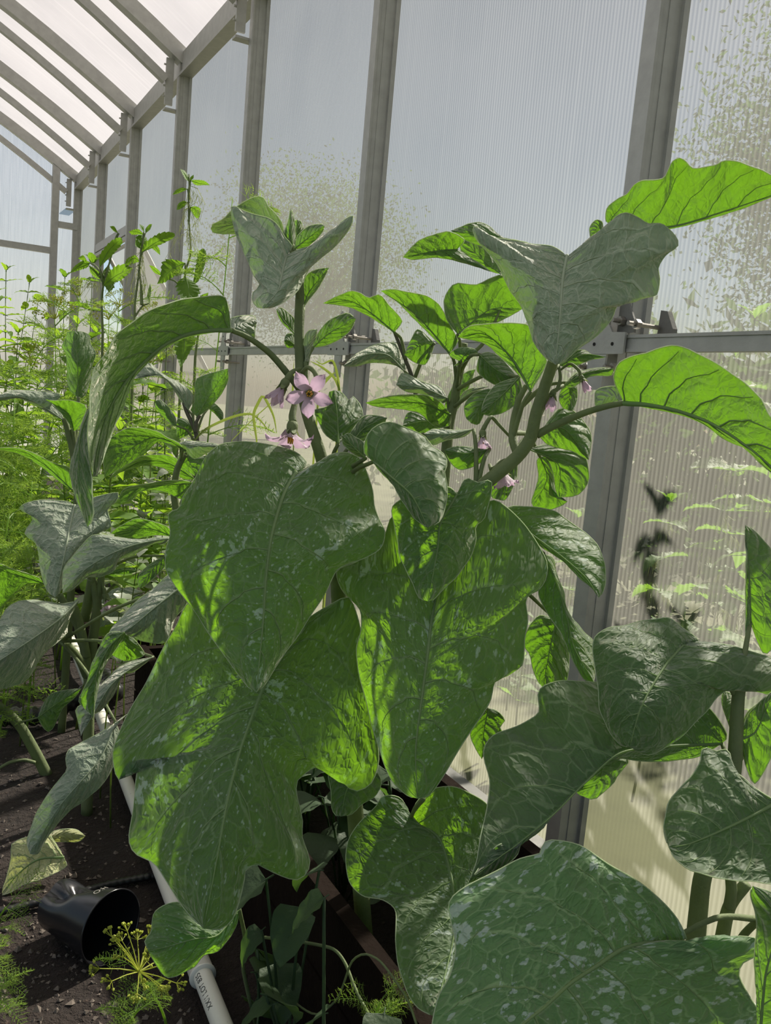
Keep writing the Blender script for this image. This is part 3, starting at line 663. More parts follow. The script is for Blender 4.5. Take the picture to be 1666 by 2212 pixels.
for m_, l_, r_, z_ in (([(692, 390), (680, 280), (680, 148)], [(650, 345), (640, 300), (664, 230)], [(708, 330), (708, 270), (694, 190)], .955),
                       ([(702, 350), (725, 290), (720, 222)], [(704, 300), (700, 235)], [(752, 318), (760, 278), (742, 232)], .975),
                       ([(700, 412), (790, 340), (896, 262)], [(725, 325), (800, 262), (880, 252)], [(800, 392), (850, 340), (888, 292)], .94),
                       ([(762, 788), (795, 690), (925, 530)], [(755, 700), (770, 602), (800, 562), (855, 540)], [(790, 742), (850, 668), (890, 600)], .955),
                       ([(708, 962), (650, 890), (585, 795)], [(640, 900), (608, 858)], [(702, 862), (660, 820), (618, 788)], .97),
                       ([(705, 1030), (670, 1000), (636, 1000)], [(690, 1042), (655, 1042)], [(700, 962), (655, 958)], .975),
                       ([(820, 1046), (930, 950), (1098, 860)], [(835, 985), (900, 892), (960, 850), (1045, 822)], [(920, 1024), (1010, 980), (1065, 928)], .965),
                       ([(772, 1135), (790, 1020), (850, 926)], [(762, 1040), (772, 968), (800, 934)], [(795, 1130), (806, 1050), (842, 970)], .945)):
    lf(P1, 2, m_, l_, r_, [z_, z_-.01], .008, .008, 'leaf_grey' if z_ == .945 else 'leaf', rib=.0009, amp=.0007, wav=.002)
# the big arching leaf
lf(P1, 4, [(1482, 455), (1350, 456), (1200, 482), (1050, 552), (900, 682), (800, 795), (730, 905), (680, 1015), (640, 1150), (612, 1290), (598, 1400)],
   [(1478, 390), (1465, 300), (1435, 238), (1300, 240), (1150, 262), (1000, 312), (850, 402), (740, 490), (680, 600), (602, 712), (580, 850), (574, 950), (562, 1060), (570, 1250), (595, 1350)],
   [(1350, 470), (1200, 497), (1050, 570), (905, 705), (830, 800), (792, 955), (745, 1050), (705, 1150), (662, 1280), (625, 1390)],
   [.90, .84, .80, .78], [.0, -.075, -.06], [.05, .06, .05], 'leaf', rib=.0028, pet=([(1590, 500), (1740, 610), (1900, 800), (1955, 880)], [.93, .95], .0042))
lf(P1, 4, [(590, 940), (520, 1120), (505, 1350), (540, 1560), (562, 1720)], [(545, 1010), (490, 1200), (458, 1310), (456, 1400), (482, 1510), (522, 1610)], [(580, 1100), (572, 1260), (590, 1400), (592, 1500), (603, 1620), (585, 1690)], [.80, .78, .77], .02, -.01, rib=.0008, auto=False)
lf(P1, 2, [(292, 935), (370, 890), (462, 880)], [(292, 860), (380, 838), (440, 842)], [(350, 962), (420, 975), (446, 985), (448, 930)], [.905, .93], .01, .01, 'leaf_grey', rib=0, auto=False)
# broad hanging leaves
lf(P1, 7, [(692, 208), (645, 300), (602, 450), (582, 600), (570, 780), (545, 1034)],
   [(735, 178), (690, 132), (600, 106), (480, 97), (410, 106), (360, 150), (320, 220), (272, 300), (258, 345), (216, 366), (225, 440), (208, 500), (205, 570), (240, 632), (290, 700), (340, 762), (400, 860), (460, 940), (510, 1010)],
   [(760, 182), (830, 140), (885, 135), (935, 165), (975, 260), (985, 330), (1000, 372), (1026, 430), (1010, 492), (960, 525), (880, 550), (845, 576), (815, 640), (750, 742), (690, 830), (620, 932), (580, 1000)],
   [.88, .82, .80, .79], [.05, .07, .045, .03], [.04, .07, .05, .03], 'leaf_spot', rib=.0024, amp=.0022)
lf(P1, 0, [(602, 1425), (568, 1490), (520, 1620), (490, 1740), (470, 1850), (440, 2006)],
   [(500, 1300), (412, 1300), (380, 1355), (352, 1405), (298, 1505), (262, 1575), (245, 1628), (257, 1684), (275, 1650), (300, 1640), (296, 1672), (289, 1735), (281, 1810), (294, 1842), (332, 1864), (365, 1910), (403, 1969)],
   [(622, 1372), (666, 1336), (701, 1313), (747, 1289), (762, 1303), (778, 1361), (790, 1450), (810, 1560), (818, 1640), (803, 1689), (776, 1708), (753, 1701), (728, 1676), (701, 1655), (676, 1656), (643, 1686), (641, 1706), (653, 1776), (651, 1806), (668, 1852), (668, 1874), (649, 1898), (622, 1896), (588, 1881), (555, 1866), (530, 1879), (527, 1902), (515, 1952), (500, 1990), (472, 2008)],
   [.90, .85, .80, .78], [.03, .05, .05, .02], [.02, .03, .06, .03], 'leaf_spot', rib=.0026, amp=.0026, wav=.006, mpow=2.2)
lf(P1, 7, [(1232, 640), (1203, 760), (1186, 900), (1166, 1050), (1142, 1250), (1150, 1432)],
   [(1150, 420), (1060, 372), (1015, 470), (930, 540), (848, 576), (870, 650), (935, 722), (940, 800), (920, 870), (930, 960), (960, 1080), (990, 1180), (1020, 1290), (1060, 1372), (1110, 1420)],
   [(1300, 420), (1420, 318), (1482, 340), (1560, 420), (1630, 530), (1630, 602), (1600, 650), (1555, 682), (1560, 760), (1548, 830), (1545, 930), (1480, 968), (1438, 990), (1420, 1070), (1350, 1172), (1290, 1270), (1230, 1372), (1190, 1422)],
   [.92, .87, .84, .83], [.02, .05, .05, .02], [.02, .07, .06, .02], 'leaf_spot', rib=.0026, amp=.0024)
lf(P1, 7, [(985, 168), (1050, 225), (1130, 300), (1188, 416)], [(1000, 195), (1055, 252), (1090, 312), (1140, 382)], [(952, 140), (950, 100), (975, 50), (1040, 20), (1140, 55), (1185, 82), (1202, 112), (1245, 138), (1262, 172), (1250, 205), (1260, 260), (1256, 322), (1235, 390)], [.86, .83, .82], .01, [.0, .06, .03], 'leaf', rib=.0016, label='small cupped leaf, dark inside')
lf(P1, 7, [(1300, 290), (1236, 400), (1224, 500), (1188, 692)], [(1260, 262), (1180, 270), (1060, 330), (1062, 400), (1076, 470), (1082, 522), (1100, 560), (1130, 622), (1156, 680)], [(1330, 232), (1378, 248), (1424, 240), (1424, 290), (1415, 330), (1398, 382), (1366, 412), (1366, 470), (1350, 520), (1300, 592), (1240, 652), (1210, 686)], [.89, .86, .85], [.0, .03, .02], [.0, .04, .02], 'leaf_spot', rib=.0016)
lf(P1, 2, [(985, 1662), (980, 1500), (958, 1318)], [(900, 1600), (860, 1522), (830, 1452), (870, 1435), (925, 1415), (922, 1335)], [(1050, 1610), (1105, 1558), (1142, 1480), (1128, 1420), (1100, 1378), (1082, 1356), (1058, 1395), (1030, 1360), (1000, 1326)], [.94, .96], .01, .03, rib=.0012)
lf(P1, 2, [(1040, 1700), (1150, 1560), (1300, 1495)], [(1060, 1600), (1140, 1492), (1200, 1478)], [(1120, 1660), (1200, 1610), (1260, 1560)], [.93, .96], .01, .02, rib=.001)
lf(P1, 2, [(1160, 1755), (1080, 1680), (1012, 1612)], [(1090, 1730), (1020, 1668)], [(1160, 1690), (1142, 1648), (1090, 1618), (1048, 1594)], [.88, .87], .01, .01, rib=.001, wav=.004)
# lower leaves behind the hanging ones
lf(P1, 8, [(485, 102), (600, 205), (740, 308), (850, 405), (906, 494)], [(530, 88), (570, 90), (640, 95), (720, 115), (780, 160), (850, 210), (900, 260), (930, 340), (936, 420), (924, 470)], [(540, 165), (600, 225), (660, 272), (740, 322), (820, 402), (880, 452)], [1.0, .96, .92], [.0, .04, .02], .01, 'leaf_spot', rib=.0014)
lf(P1, 8, [(665, 300), (725, 440), (765, 580), (800, 720), (886, 866)], [(672, 380), (640, 470), (680, 560), (740, 652), (790, 762), (840, 850)], [(705, 320), (722, 400), (752, 470), (770, 560), (850, 652), (886, 692), (892, 780)], [.98, .96, .94], .0, .03, 'leaf_spot', rib=.0014)
lf(P1, 8, [(720, 590), (690, 720), (660, 890)], [(650, 570), (610, 605), (585, 650), (576, 700), (602, 742), (612, 790), (632, 850)], [(765, 660), (775, 760), (762, 870), (710, 900)], [1.05, 1.04], .02, .02, rib=.0014)
lf(P1, 8, [(420, 980), (400, 1080), (390, 1205)], [(360, 1020), (340, 1100), (365, 1160)], [(455, 990), (492, 1030), (470, 1062), (478, 1085), (420, 1150)], [1.03, 1.03], .01, .01, rib=.001)
lf(P1, 10, [(1072, 482), (1250, 592), (1335, 900), (1330, 1200), (1215, 1655)],
   [(1062, 430), (1020, 350), (962, 328), (902, 340), (868, 392), (762, 500), (702, 602), (686, 722), (712, 850), (792, 932), (912, 960), (985, 1020), (985, 1200), (1002, 1332), (1052, 1500), (1120, 1602)],
   [(1110, 370), (1200, 292), (1320, 275), (1420, 310), (1540, 390), (1600, 560), (1560, 760), (1480, 1000), (1420, 1250), (1320, 1500)], [1.0, .90, .79], [.0, .02, .02], [.0, .03, .02], 'leaf_spot', rib=.002, pet=([(1100, 410), (1150, 350)], [.90], .003))
lf(P1, 10, [(760, 190), (690, 300), (660, 455)], [(590, 180), (598, 300), (602, 400), (625, 448)], [(860, 180), (900, 250), (862, 332), (782, 382), (722, 440)], [.98, .96], .01, .02, rib=.0012)
# top of the right branch
lf(P1, 3, [(777, 510), (757, 620), (746, 780), (726, 984)],
   [(740, 482), (700, 465), (600, 455), (500, 436), (430, 430), (388, 382), (365, 386), (380, 430), (430, 490), (480, 550), (500, 602), (530, 660), (580, 732), (610, 800), (630, 880), (680, 950)],
   [(815, 490), (880, 430), (960, 372), (1000, 336), (1040, 325), (1090, 346), (1130, 372), (1190, 370), (1240, 410), (1261, 460), (1212, 500), (1172, 560), (1176, 612), (1166, 682), (1110, 690), (1005, 715), (970, 782), (900, 862), (830, 910), (760, 975)],
   [.88, .84, .82], [.0, .05, .02], [.0, .05, .03], 'leaf_grey', rib=.0022, amp=.0022)
lf(P1, 3, [(960, 372), (1220, 384), (1450, 320), (1740, 222)], [(945, 355), (952, 300), (1000, 260), (1042, 238), (1070, 200), (1110, 180), (1200, 170), (1232, 100), (1270, 82), (1300, 100), (1330, 126), (1420, 115), (1460, 95), (1530, 100), (1600, 125), (1680, 165)], [(1090, 392), (1220, 392), (1400, 342), (1560, 292)], [.95, .92, .88], [.0, -.05, -.03], .01, rib=.0018, wav=.006)
lf(P1, 3, [(935, 400), (905, 390), (880, 440)], [(930, 362), (902, 354), (876, 388)], [(925, 420), (900, 430)], [.97, .97], .005, .005, rib=0)
lf(P1, 3, [(1026, 1150), (1130, 1158), (1250, 1182), (1380, 1226), (1480, 1282), (1580, 1352), (1666, 1425), (1730, 1490)], [(1000, 1100), (980, 1040), (1000, 980), (1050, 950), (1090, 938), (1120, 934), (1180, 911), (1250, 900), (1350, 936), (1450, 990), (1550, 1062), (1622, 1132), (1652, 1192), (1730, 1300)], [(1130, 1170), (1250, 1194), (1380, 1242), (1480, 1318), (1560, 1348), (1640, 1430)],
   [.86, .80, .74, .70], [.0, -.05, -.05], .03, rib=.0030, pet=([(950, 1165), (850, 1195), (720, 1250), (645, 1290)], [.89, .91], .0046))
lf(P1, 3, [(1020, 1142), (960, 1120), (900, 1172)], [(1012, 1084), (950, 1080), (902, 1100)], [(1000, 1155), (950, 1168)], [.87, .88], .005, .005, 'leaf_grey', rib=0, auto=False)
lf(P1, 3, [(620, 1100), (540, 960), (420, 850), (300, 864)], [(690, 970), (640, 890), (612, 812), (480, 803), (350, 816)], [(580, 1040), (500, 962), (420, 892), (340, 872)], [.93, .95, .96], -.03, .01, rib=.0016)
lf(P1, 3, [(740, 988), (850, 940), (952, 950)], [(800, 930), (850, 920), (892, 944)], [(800, 992), (880, 962)], [.92, .93], .01, .01, rib=.001)
lf(P1, 3, [(760, 1075), (860, 1020), (982, 1000)], [(820, 1022), (900, 1000)], [(800, 1082), (880, 1034), (970, 1030)], [.93, .94], .01, .01, rib=.001)
lf(P1, 3, [(650, 1290), (760, 1260), (872, 1400)], [(740, 1180), (790, 1175), (840, 1220), (882, 1290)], [(700, 1335), (800, 1360), (835, 1380)], [.97, .99], .02, .02, rib=.001)
lf(P1, 3, [(612, 1352), (740, 1420), (740, 1562)], [(690, 1330), (830, 1350), (862, 1400), (872, 1490), (822, 1552)], [(690, 1392), (715, 1450), (728, 1530)], [1.02, 1.05], .02, .01, rib=.001)
lf(P1, 3, [(660, 1385), (690, 1480), (630, 1602)], [(645, 1400), (652, 1480), (622, 1580)], [(700, 1390), (722, 1470), (728, 1560), (780, 1582), (700, 1616)], [1.07, 1.09], .01, .01, rib=.001)
lf(P1, 3, [(790, 1060), (790, 1120), (775, 1180)], [(762, 1072), (742, 1130), (758, 1170)], [(812, 1062), (822, 1120), (802, 1182)], [.97, .97], .01, .01, rib=0)
lf(P1, 3, [(370, 1265), (270, 1285), (152, 1285)], [(300, 1270), (200, 1264)], [(330, 1295), (250, 1312), (190, 1332)], [.95, .93], .01, .01, 'leaf_grey', rib=.0008)
lf(P1, 3, [(440, 1352), (340, 1370), (242, 1356)], [(370, 1346), (300, 1340)], [(420, 1392), (380, 1422), (312, 1442), (270, 1410)], [.95, .93], .01, .01, rib=.0008)
lf(P1, 3, [(560, 1400), (520, 1470), (470, 1570)], [(500, 1440), (450, 1500), (448, 1560)], [(560, 1440), (552, 1490), (510, 1570)], [.98, .98], .01, .01, rib=0)
# flowers
def fl(c, x, y, z, d, size, op, ped, seed, spin=0.0):
    q = T(c, [(x, y)])[0]; p = at(q[0], q[1], z); pp = ats(T(c, ped), np.full(len(ped), z)+np.linspace(.02, .005, len(ped))) if ped else None
    D = cR*d[0]+cU*d[1]-cF*d[2]; return flower(P1, p, D, size, op, pp, seed, spin)
fl(11, 872, 665, .90, (-.05, -.25, .95), .024, .92, [(800, 480), (850, 432), (905, 460), (935, 530)], 1, .95)
fl(11, 615, 630, .915, (-.45, -.85, .25), .022, .35, [(790, 440), (720, 470), (680, 510)], 2)
fl(11, 705, 1040, .90, (-.1, -.95, .2), .026, .85, [(800, 660), (745, 740), (715, 860)], 3, .4)
fl(3, 410, 1305, .95, (.0, -.9, .3), .017, .4, [(540, 1310), (480, 1245), (448, 1212), (428, 1235)], 4)
fl(3, 500, 1465, .96, (.2, -.9, .1), .022, .5, [(440, 1420), (450, 1440)], 5)
fl(3, 712, 1130, .90, (-.2, -.9, .3), .015, .25, [(740, 985), (748, 1040), (735, 1090)], 6)
fl(3, 848, 1058, .90, (.35, -.85, .3), .013, .2, [(745, 1010), (790, 980), (830, 1010)], 7)
# --- plant against the wall, behind the branch ----------------------------
P2 = plant_at('eggplant', 975, 1250, 1.3, 'eggplant with purple side shoots standing close to the wall behind the branch with buds', 'plant', EG)
stem2(P2, 3, [(240, 1500), (262, 1250), (285, 1150), (300, 1060), (318, 975), (330, 890)], [1.28, 1.25, 1.22], [.009, .008, .005])
stem2(P2, 3, [(150, 1300), (105, 1050), (60, 930), (25, 840)], [1.3, 1.28], [.004, .0028], to_ground=False, mat='stem_dark')
lf(P2, 2, [(1345, 946), (1200, 825), (1060, 745), (886, 760)], [(1395, 880), (1370, 832), (1310, 770), (1250, 702), (1180, 722), (1120, 690), (1060, 680), (960, 720)], [(1280, 902), (1200, 852), (1080, 792), (980, 768)], [1.27, 1.24], -.02, .01, rib=.0014)
lf(P2, 3, [(266, 935), (200, 855), (100, 750), (-36, 662)], [(302, 880), (272, 820), (242, 760), (220, 722), (170, 686), (100, 670), (20, 655)], [(180, 852), (100, 772), (30, 702)], [1.2, 1.16], -.02, .01, rib=.0016)
lf(P2, 3, [(300, 852), (440, 745), (582, 742)], [(255, 792), (240, 732), (246, 682), (290, 630), (380, 635), (450, 604), (500, 595), (545, 660)], [(400, 832), (480, 796)], [1.18, 1.2], -.03, .01, rib=.0012)
lf(P2, 3, [(315, 970), (340, 930), (390, 930)], [(262, 940), (310, 910), (370, 914)], [(282, 990), (330, 972)], [1.17, 1.16], .01, .01, rib=.0008)
lf(P2, 3, [(395, 940), (460, 1000), (548, 1050)], [(430, 930), (482, 950), (552, 1030)], [(385, 1010), (430, 1052), (492, 1082), (540, 1082)], [1.1, 1.1], .02, .02, rib=.0008)
lf(P2, 3, [(570, 1036), (490, 1120), (402, 1192)], [(470, 1070), (420, 1132)], [(582, 1100), (560, 1150), (500, 1192), (432, 1206)], [1.08, 1.06], .01, .01, rib=.0008)
lf(P2, 3, [(480, 1110), (400, 1160), (360, 1240)], [(440, 1090), (370, 1112), (330, 1160), (335, 1210)], [(470, 1150), (420, 1192), (392, 1242)], [1.12, 1.12], .01, .01, rib=0)
lf(P2, 3, [(268, 1200), (130, 1150), (-102, 1150)], [(230, 1150), (180, 1120), (90, 1113), (-20, 1124)], [(262, 1250), (200, 1252), (130, 1192), (40, 1176), (-60, 1165)], [1.2, 1.15], -.03, .02, rib=.0012)
lf(P2, 3, [(256, 1130), (150, 1085), (32, 1072)], [(220, 1080), (150, 1060), (62, 1020)], [(240, 1152), (150, 1112), (80, 1102)], [1.24, 1.22], .01, .01, 'leaf_grey', rib=.001)
lf(P2, 3, [(200, 890), (140, 900), (68, 940)], [(130, 830), (100, 870)], [(190, 922), (160, 982), (110, 972)], [1.25, 1.25], .01, .01, rib=.0008)
lf(P2, 2, [(1410, 1195), (1300, 1090), (1160, 1090), (1016, 1162)], [(1440, 1150), (1400, 1080), (1370, 1020), (1280, 1014), (1180, 1042), (1090, 1095)], [(1340, 1152), (1200, 1140), (1100, 1162)], [1.3, 1.24], .02, .01, 'leaf_grey', rib=.0012)
lf(P2, 3, [(262, 1230), (300, 1120), (378, 1005)], [(245, 1160), (285, 1070), (340, 1015)], [(300, 1180), (345, 1090)], [1.26, 1.27], .01, .01, rib=.001)
lf(P2, 3, [(300, 1150), (360, 1100), (440, 1078)], [(330, 1100), (390, 1080)], [(330, 1130), (400, 1090)], [1.24, 1.22], .005, .005, 'leaf_grey', rib=0)
lf(P2, 3, [(245, 1240), (150, 1230), (60, 1250)], [(200, 1200), (90, 1190)], [(200, 1275), (110, 1280)], [1.25, 1.22], .01, .01, rib=.001)
lf(P2, 3, [(300, 480), (200, 490), (62, 516)], [(330, 440), (270, 405), (200, 415), (120, 450)], [(440, 575), (400, 562), (300, 532), (200, 516), (110, 526)], [1.16, 1.12], -.03, .02, rib=.0012, auto=False)
lf(P2, 3, [(620, 462), (470, 430), (270, 400)], [(600, 450), (490, 428), (450, 390), (400, 364), (350, 370), (310, 386)], [(540, 470), (420, 470), (330, 440)], [1.20, 1.19], .01, .01, rib=.001, auto=False)
lf(P2, 3, [(490, 590), (400, 520), (330, 440)], [(500, 560), (450, 495), (380, 430)], [(430, 572), (340, 530), (310, 470)], [1.24, 1.25], .01, .01, rib=.001, pet=([(500, 700), (420, 880), (330, 960)], [1.18, 1.2], .003))
# --- right foreground plant ------------------------------------------------
P3 = plant_at('eggplant', 1520, 1900, .86, 'eggplant at the wall with a lime-spattered broad leaf low over its stems', 'plant', EG)
stem2(P3, 9, [(1310, 1100), (1312, 950), (1325, 800), (1345, 640), (1400, 480), (1450, 330), (1490, 150), (1500, 20), (1510, -180), (1525, -300)], [.86, .84, .84], [.011, .0098, .008, .006])
stem2(P3, 9, [(1420, 1100), (1430, 970), (1470, 780), (1550, 670)], [.88, .86], [.0085, .0075, .006], to_ground=True)
stem2(P3, 9, [(1470, 780), (1480, 700), (1470, 600)], [.86, .85], [.006, .005], to_ground=False)
stem2(P3, 9, [(1480, 1010), (1540, 910), (1610, 840)], [.86, .80], [.004, .0035], to_ground=False)
lf(P3, 9, [(1176, 945), (1060, 955), (960, 982), (840, 1062), (720, 1142), (600, 1252), (480, 1350), (250, 1600)],
   [(1265, 935), (1262, 910), (1220, 830), (1150, 750), (1050, 670), (900, 580), (780, 502), (700, 475), (622, 465), (590, 492), (580, 530), (480, 560), (380, 612), (232, 690), (165, 740), (150, 790), (185, 960), (160, 1100), (112, 1200), (75, 1331), (60, 1480)],
   [(1230, 950), (1300, 962), (1400, 985), (1482, 930), (1540, 920), (1605, 936), (1600, 1000), (1532, 1040), (1512, 1100), (1560, 1200), (1612, 1282), (1620, 1400), (1450, 1600), (1100, 1750), (700, 1800)],
   [.72, .68, .63, .60], [.0, .05, .05, .03], [.0, .02, .02, .03], 'leaf_wet', rib=.0024, amp=.0026, label='broad leaf spattered with pale lime marks')
lf(P3, 9, [(1605, 1500), (1640, 1100), (1700, 850), (1580, 682)], [(1610, 1400), (1600, 1200), (1590, 1000), (1602, 850), (1570, 720)], [(1800, 1400), (1820, 1000), (1700, 740)], [.62, .58], .02, .01, rib=.0015)
lf(P3, 9, [(1700, 288), (1480, 400), (1290, 482), (1185, 502)], [(1600, 230), (1562, 200), (1482, 132), (1480, 80), (1450, 36), (1410, 50), (1352, 34), (1340, 60), (1332, 110), (1290, 170), (1200, 270), (1165, 380), (1168, 450)], [(1800, 450), (1760, 640), (1666, 672), (1550, 660), (1440, 650), (1300, 616), (1222, 562)], [.72, .70, .69], [.0, .05, .03], [.0, -.03, -.02], rib=.0018, amp=.003)
lf(P3, 8, [(1290, 688), (1200, 792), (1130, 902), (1082, 1002), (1042, 1150)],
   [(1345, 682), (1300, 640), (1222, 590), (1180, 585), (1080, 602), (960, 625), (890, 668), (885, 760), (900, 860), (912, 960), (942, 1060), (1000, 1140)],
   [(1380, 690), (1480, 700), (1560, 730), (1666, 762), (1730, 830), (1666, 912), (1590, 900), (1492, 890), (1432, 930), (1370, 1002), (1290, 1080), (1202, 1150), (1120, 1186)], [.84, .79, .76, .76], [.03, .06, .03], [.03, .06, .03], 'leaf', rib=.0018, amp=.003)
lf(P3, 0, [(1560, 1606), (1440, 1612), (1340, 1627), (1265, 1690), (1195, 1760), (1120, 1822), (1060, 1868), (1012, 1908)],
   [(1572, 1590), (1550, 1550), (1520, 1520), (1440, 1490), (1300, 1474), (1217, 1471), (1175, 1482), (1163, 1500), (1165, 1540), (1125, 1566), (1070, 1586), (1048, 1612), (1046, 1640), (1060, 1690), (1054, 1740), (1040, 1800), (1030, 1860)],
   [(1498, 1637), (1400, 1644), (1335, 1637), (1290, 1650), (1250, 1692), (1195, 1752), (1155, 1800), (1124, 1822), (1080, 1872), (1030, 1900)], [.86, .80, .76, .74], [.0, .06, .08, .0], [.0, .015, .02], 'leaf', rib=.0016)
lf(P3, 9, [(490, 478), (400, 540), (262, 645)], [(430, 478), (370, 500), (300, 590)], [(470, 540), (400, 600), (320, 640)], [.755, .735], .005, .005, rib=.0008, auto=False)
lf(P3, 9, [(880, 90), (860, 190), (765, 255)], [(840, 120), (800, 190), (745, 228)], [(1000, 85), (940, 170), (920, 205), (880, 240), (830, 275)], [.82, .83], .0, .02, rib=0, auto=False)
lf(P3, 8, [(1575, 600), (1570, 400), (1552, 172)], [(1556, 700), (1555, 500), (1556, 320)], [(1640, 740), (1720, 600), (1690, 330), (1600, 205)], [.88, .86, .86], .0, .02, rib=.0014)
lf(P3, 8, [(1530, 1120), (1600, 1080), (1680, 900)], [(1560, 1020), (1620, 950)], [(1560, 1250), (1600, 1310), (1680, 1150)], [.84, .82], .01, .01, rib=.0012)
lf(P3, 8, [(1500, 1100), (1470, 1020), (1455, 900)], [(1480, 1050), (1450, 960)], [(1510, 1020), (1500, 930)], [.90, .92], .01, .01, rib=.0008)
lf(P3, 8, [(1545, 1180), (1580, 1050), (1630, 945)], [(1530, 1100), (1560, 1000)], [(1580, 1120), (1630, 1020)], [.87, .86], .005, .005, 'leaf_grey', rib=.0008)
# --- left foreground plant ---------------------------------------------------
P4 = plant_at('eggplant', 200, 1480, 1.62, 'eggplant with several bare stems and drooping leaves rising beside the white pipe', 'plant', EG)
stem2(P4, 5, [(575, 980), (545, 760), (500, 600), (440, 500), (380, 400)], [1.62, 1.58], [.011, .009, .006])
stem2(P4, 5, [(585, 960), (595, 720), (615, 560), (625, 450), (600, 330), (575, 260)], [1.63, 1.6], [.010, .009, .007], to_ground=False)
stem2(P4, 5, [(625, 450), (645, 350), (655, 250)], [1.61, 1.6], [.007, .006], to_ground=False)
stem2(P4, 5, [(560, 800), (530, 640), (510, 560), (480, 480)], [1.6, 1.57], [.007, .006], to_ground=False)
stem2(P4, 5, [(555, 920), (500, 800), (440, 730), (390, 700)], [1.6, 1.5], [.0075, .006], to_ground=False)
stem2(P4, 5, [(545, 560), (570, 420), (590, 300)], [1.63, 1.6], [.010, .008], to_ground=False)
lf(P4, 4, [(482, 1580), (445, 1750), (405, 1950), (355, 2172)], [(430, 1556), (300, 1546), (190, 1560), (122, 1606), (215, 1660), (160, 1762), (235, 1832), (256, 1950), (276, 2060), (312, 2142)], [(600, 1530), (760, 1500), (742, 1560), (692, 1612), (712, 1720), (600, 1772), (482, 1900), (412, 2000), (402, 2100), (372, 2165)], [1.55, 1.46, 1.44], [.0, .05, .02], [.0, .05, .02], 'leaf_grey', rib=.0022)
lf(P4, 4, [(1085, 1795), (1000, 1806), (850, 1840), (700, 1900), (540, 2000), (402, 2148)], [(1000, 1788), (900, 1805), (800, 1795), (700, 1775), (602, 1772), (560, 1802), (482, 1890), (412, 1990), (404, 2060)], [(1050, 1840), (1000, 1822), (940, 1852), (850, 1902), (752, 1940), (732, 2000), (650, 2040), (560, 2042), (502, 2092), (450, 2132)], [1.42, 1.38, 1.36], [.0, .02, .02], .02, 'leaf_grey', rib=.0016)
lf(P4, 5, [(502, 440), (380, 560), (200, 690), (-60, 860)], [(390, 460), (330, 450), (220, 435), (130, 440), (50, 482), (0, 560), (-80, 700)], [(430, 600), (432, 642), (362, 712), (290, 772), (232, 852), (190, 930), (130, 972), (0, 1002), (-60, 950)], [1.5, 1.36, 1.3], .02, .04, 'leaf_grey', rib=.002)
lf(P4, 5, [(278, 326), (130, 280), (-40, 230)], [(250, 290), (160, 258), (60, 228), (0, 200)], [(130, 332), (95, 352), (80, 402), (30, 462), (-20, 500)], [1.55, 1.45], -.03, .02, rib=.0014)
lf(P4, 5, [(1190, 330), (1000, 480), (870, 590), (795, 645)], [(1090, 272), (1000, 352), (880, 442), (760, 572), (702, 645)], [(1210, 400), (1190, 472), (1130, 542), (1092, 642), (1062, 706), (1000, 712), (900, 692), (832, 662)], [1.15, 1.12, 1.1], .03, .03, 'leaf_grey', rib=.0016)
lf(P4, 5, [(800, 640), (700, 740), (620, 920), (600, 1190)], [(700, 645), (640, 740), (590, 850), (560, 960), (510, 1062), (512, 1092), (560, 1150)], [(790, 680), (715, 790), (660, 890), (612, 1080), (605, 1150)], [1.10, 1.09, 1.1], .01, .02, 'leaf', rib=.0012, auto=False)
lf(P4, 5, [(800, 645), (800, 740), (800, 828)], [(740, 720), (715, 780)], [(865, 690), (930, 782), (870, 815)], [1.14, 1.17], .02, .02, rib=0, auto=False)
lf(P4, 5, [(985, 800), (850, 870), (700, 1000), (520, 1310)], [(850, 830), (760, 872), (682, 950), (620, 1012), (560, 1092), (490, 1130), (502, 1210)], [(850, 900), (765, 905), (752, 1000), (702, 1082), (640, 1152), (562, 1182)], [1.25, 1.2, 1.2], .02, .02, 'leaf_grey', rib=.0012)
lf(P4, 0, [(250, 1560), (215, 1640), (130, 1740), (65, 1845)], [(276, 1542), (230, 1575), (188, 1598), (150, 1618), (142, 1640), (144, 1665), (115, 1700), (88, 1740), (68, 1785), (58, 1820)], [(262, 1600), (246, 1650), (225, 1690), (190, 1722), (150, 1752), (115, 1790), (98, 1815), (82, 1844)], [1.32, 1.25, 1.25], .02, .02, 'leaf_grey', rib=.0014)
lf(P4, 5, [(240, 1192), (380, 1090), (522, 1004)], [(290, 1082), (342, 1032), (450, 1010)], [(268, 1240), (308, 1282), (345, 1250), (402, 1132), (482, 1060)], [1.7, 1.7], .01, .02, rib=.0012, pet=([(130, 1222), (100, 1240)], [1.72], .003))
lf(P4, 5, [(1062, 150), (970, 250), (896, 362)], [(970, 200), (902, 262), (888, 320)], [(1062, 212), (1000, 282), (930, 342)], [1.5, 1.48], .01, .01, rib=.001)
lf(P4, 5, [(930, 382), (760, 470), (590, 600)], [(800, 350), (700, 382), (602, 482)], [(860, 442), (760, 562), (692, 652), (622, 642)], [1.8, 1.75], .01, .01, 'leaf_grey', rib=.0014)
lf(P4, 5, [(900, 250), (800, 240), (680, 270)], [(850, 200), (760, 180)], [(880, 320), (780, 300)], [1.7, 1.68], .01, .01, rib=.001)
q_ = T(5, [(690, 440)])[0]
flower(P4, at(q_[0], q_[1], 1.6), cR*.35-cU*.85-cF*.1, .026, .5, ats(T(5, [(650, 300), (665, 350), (675, 390)]), [1.6]*3), 11)
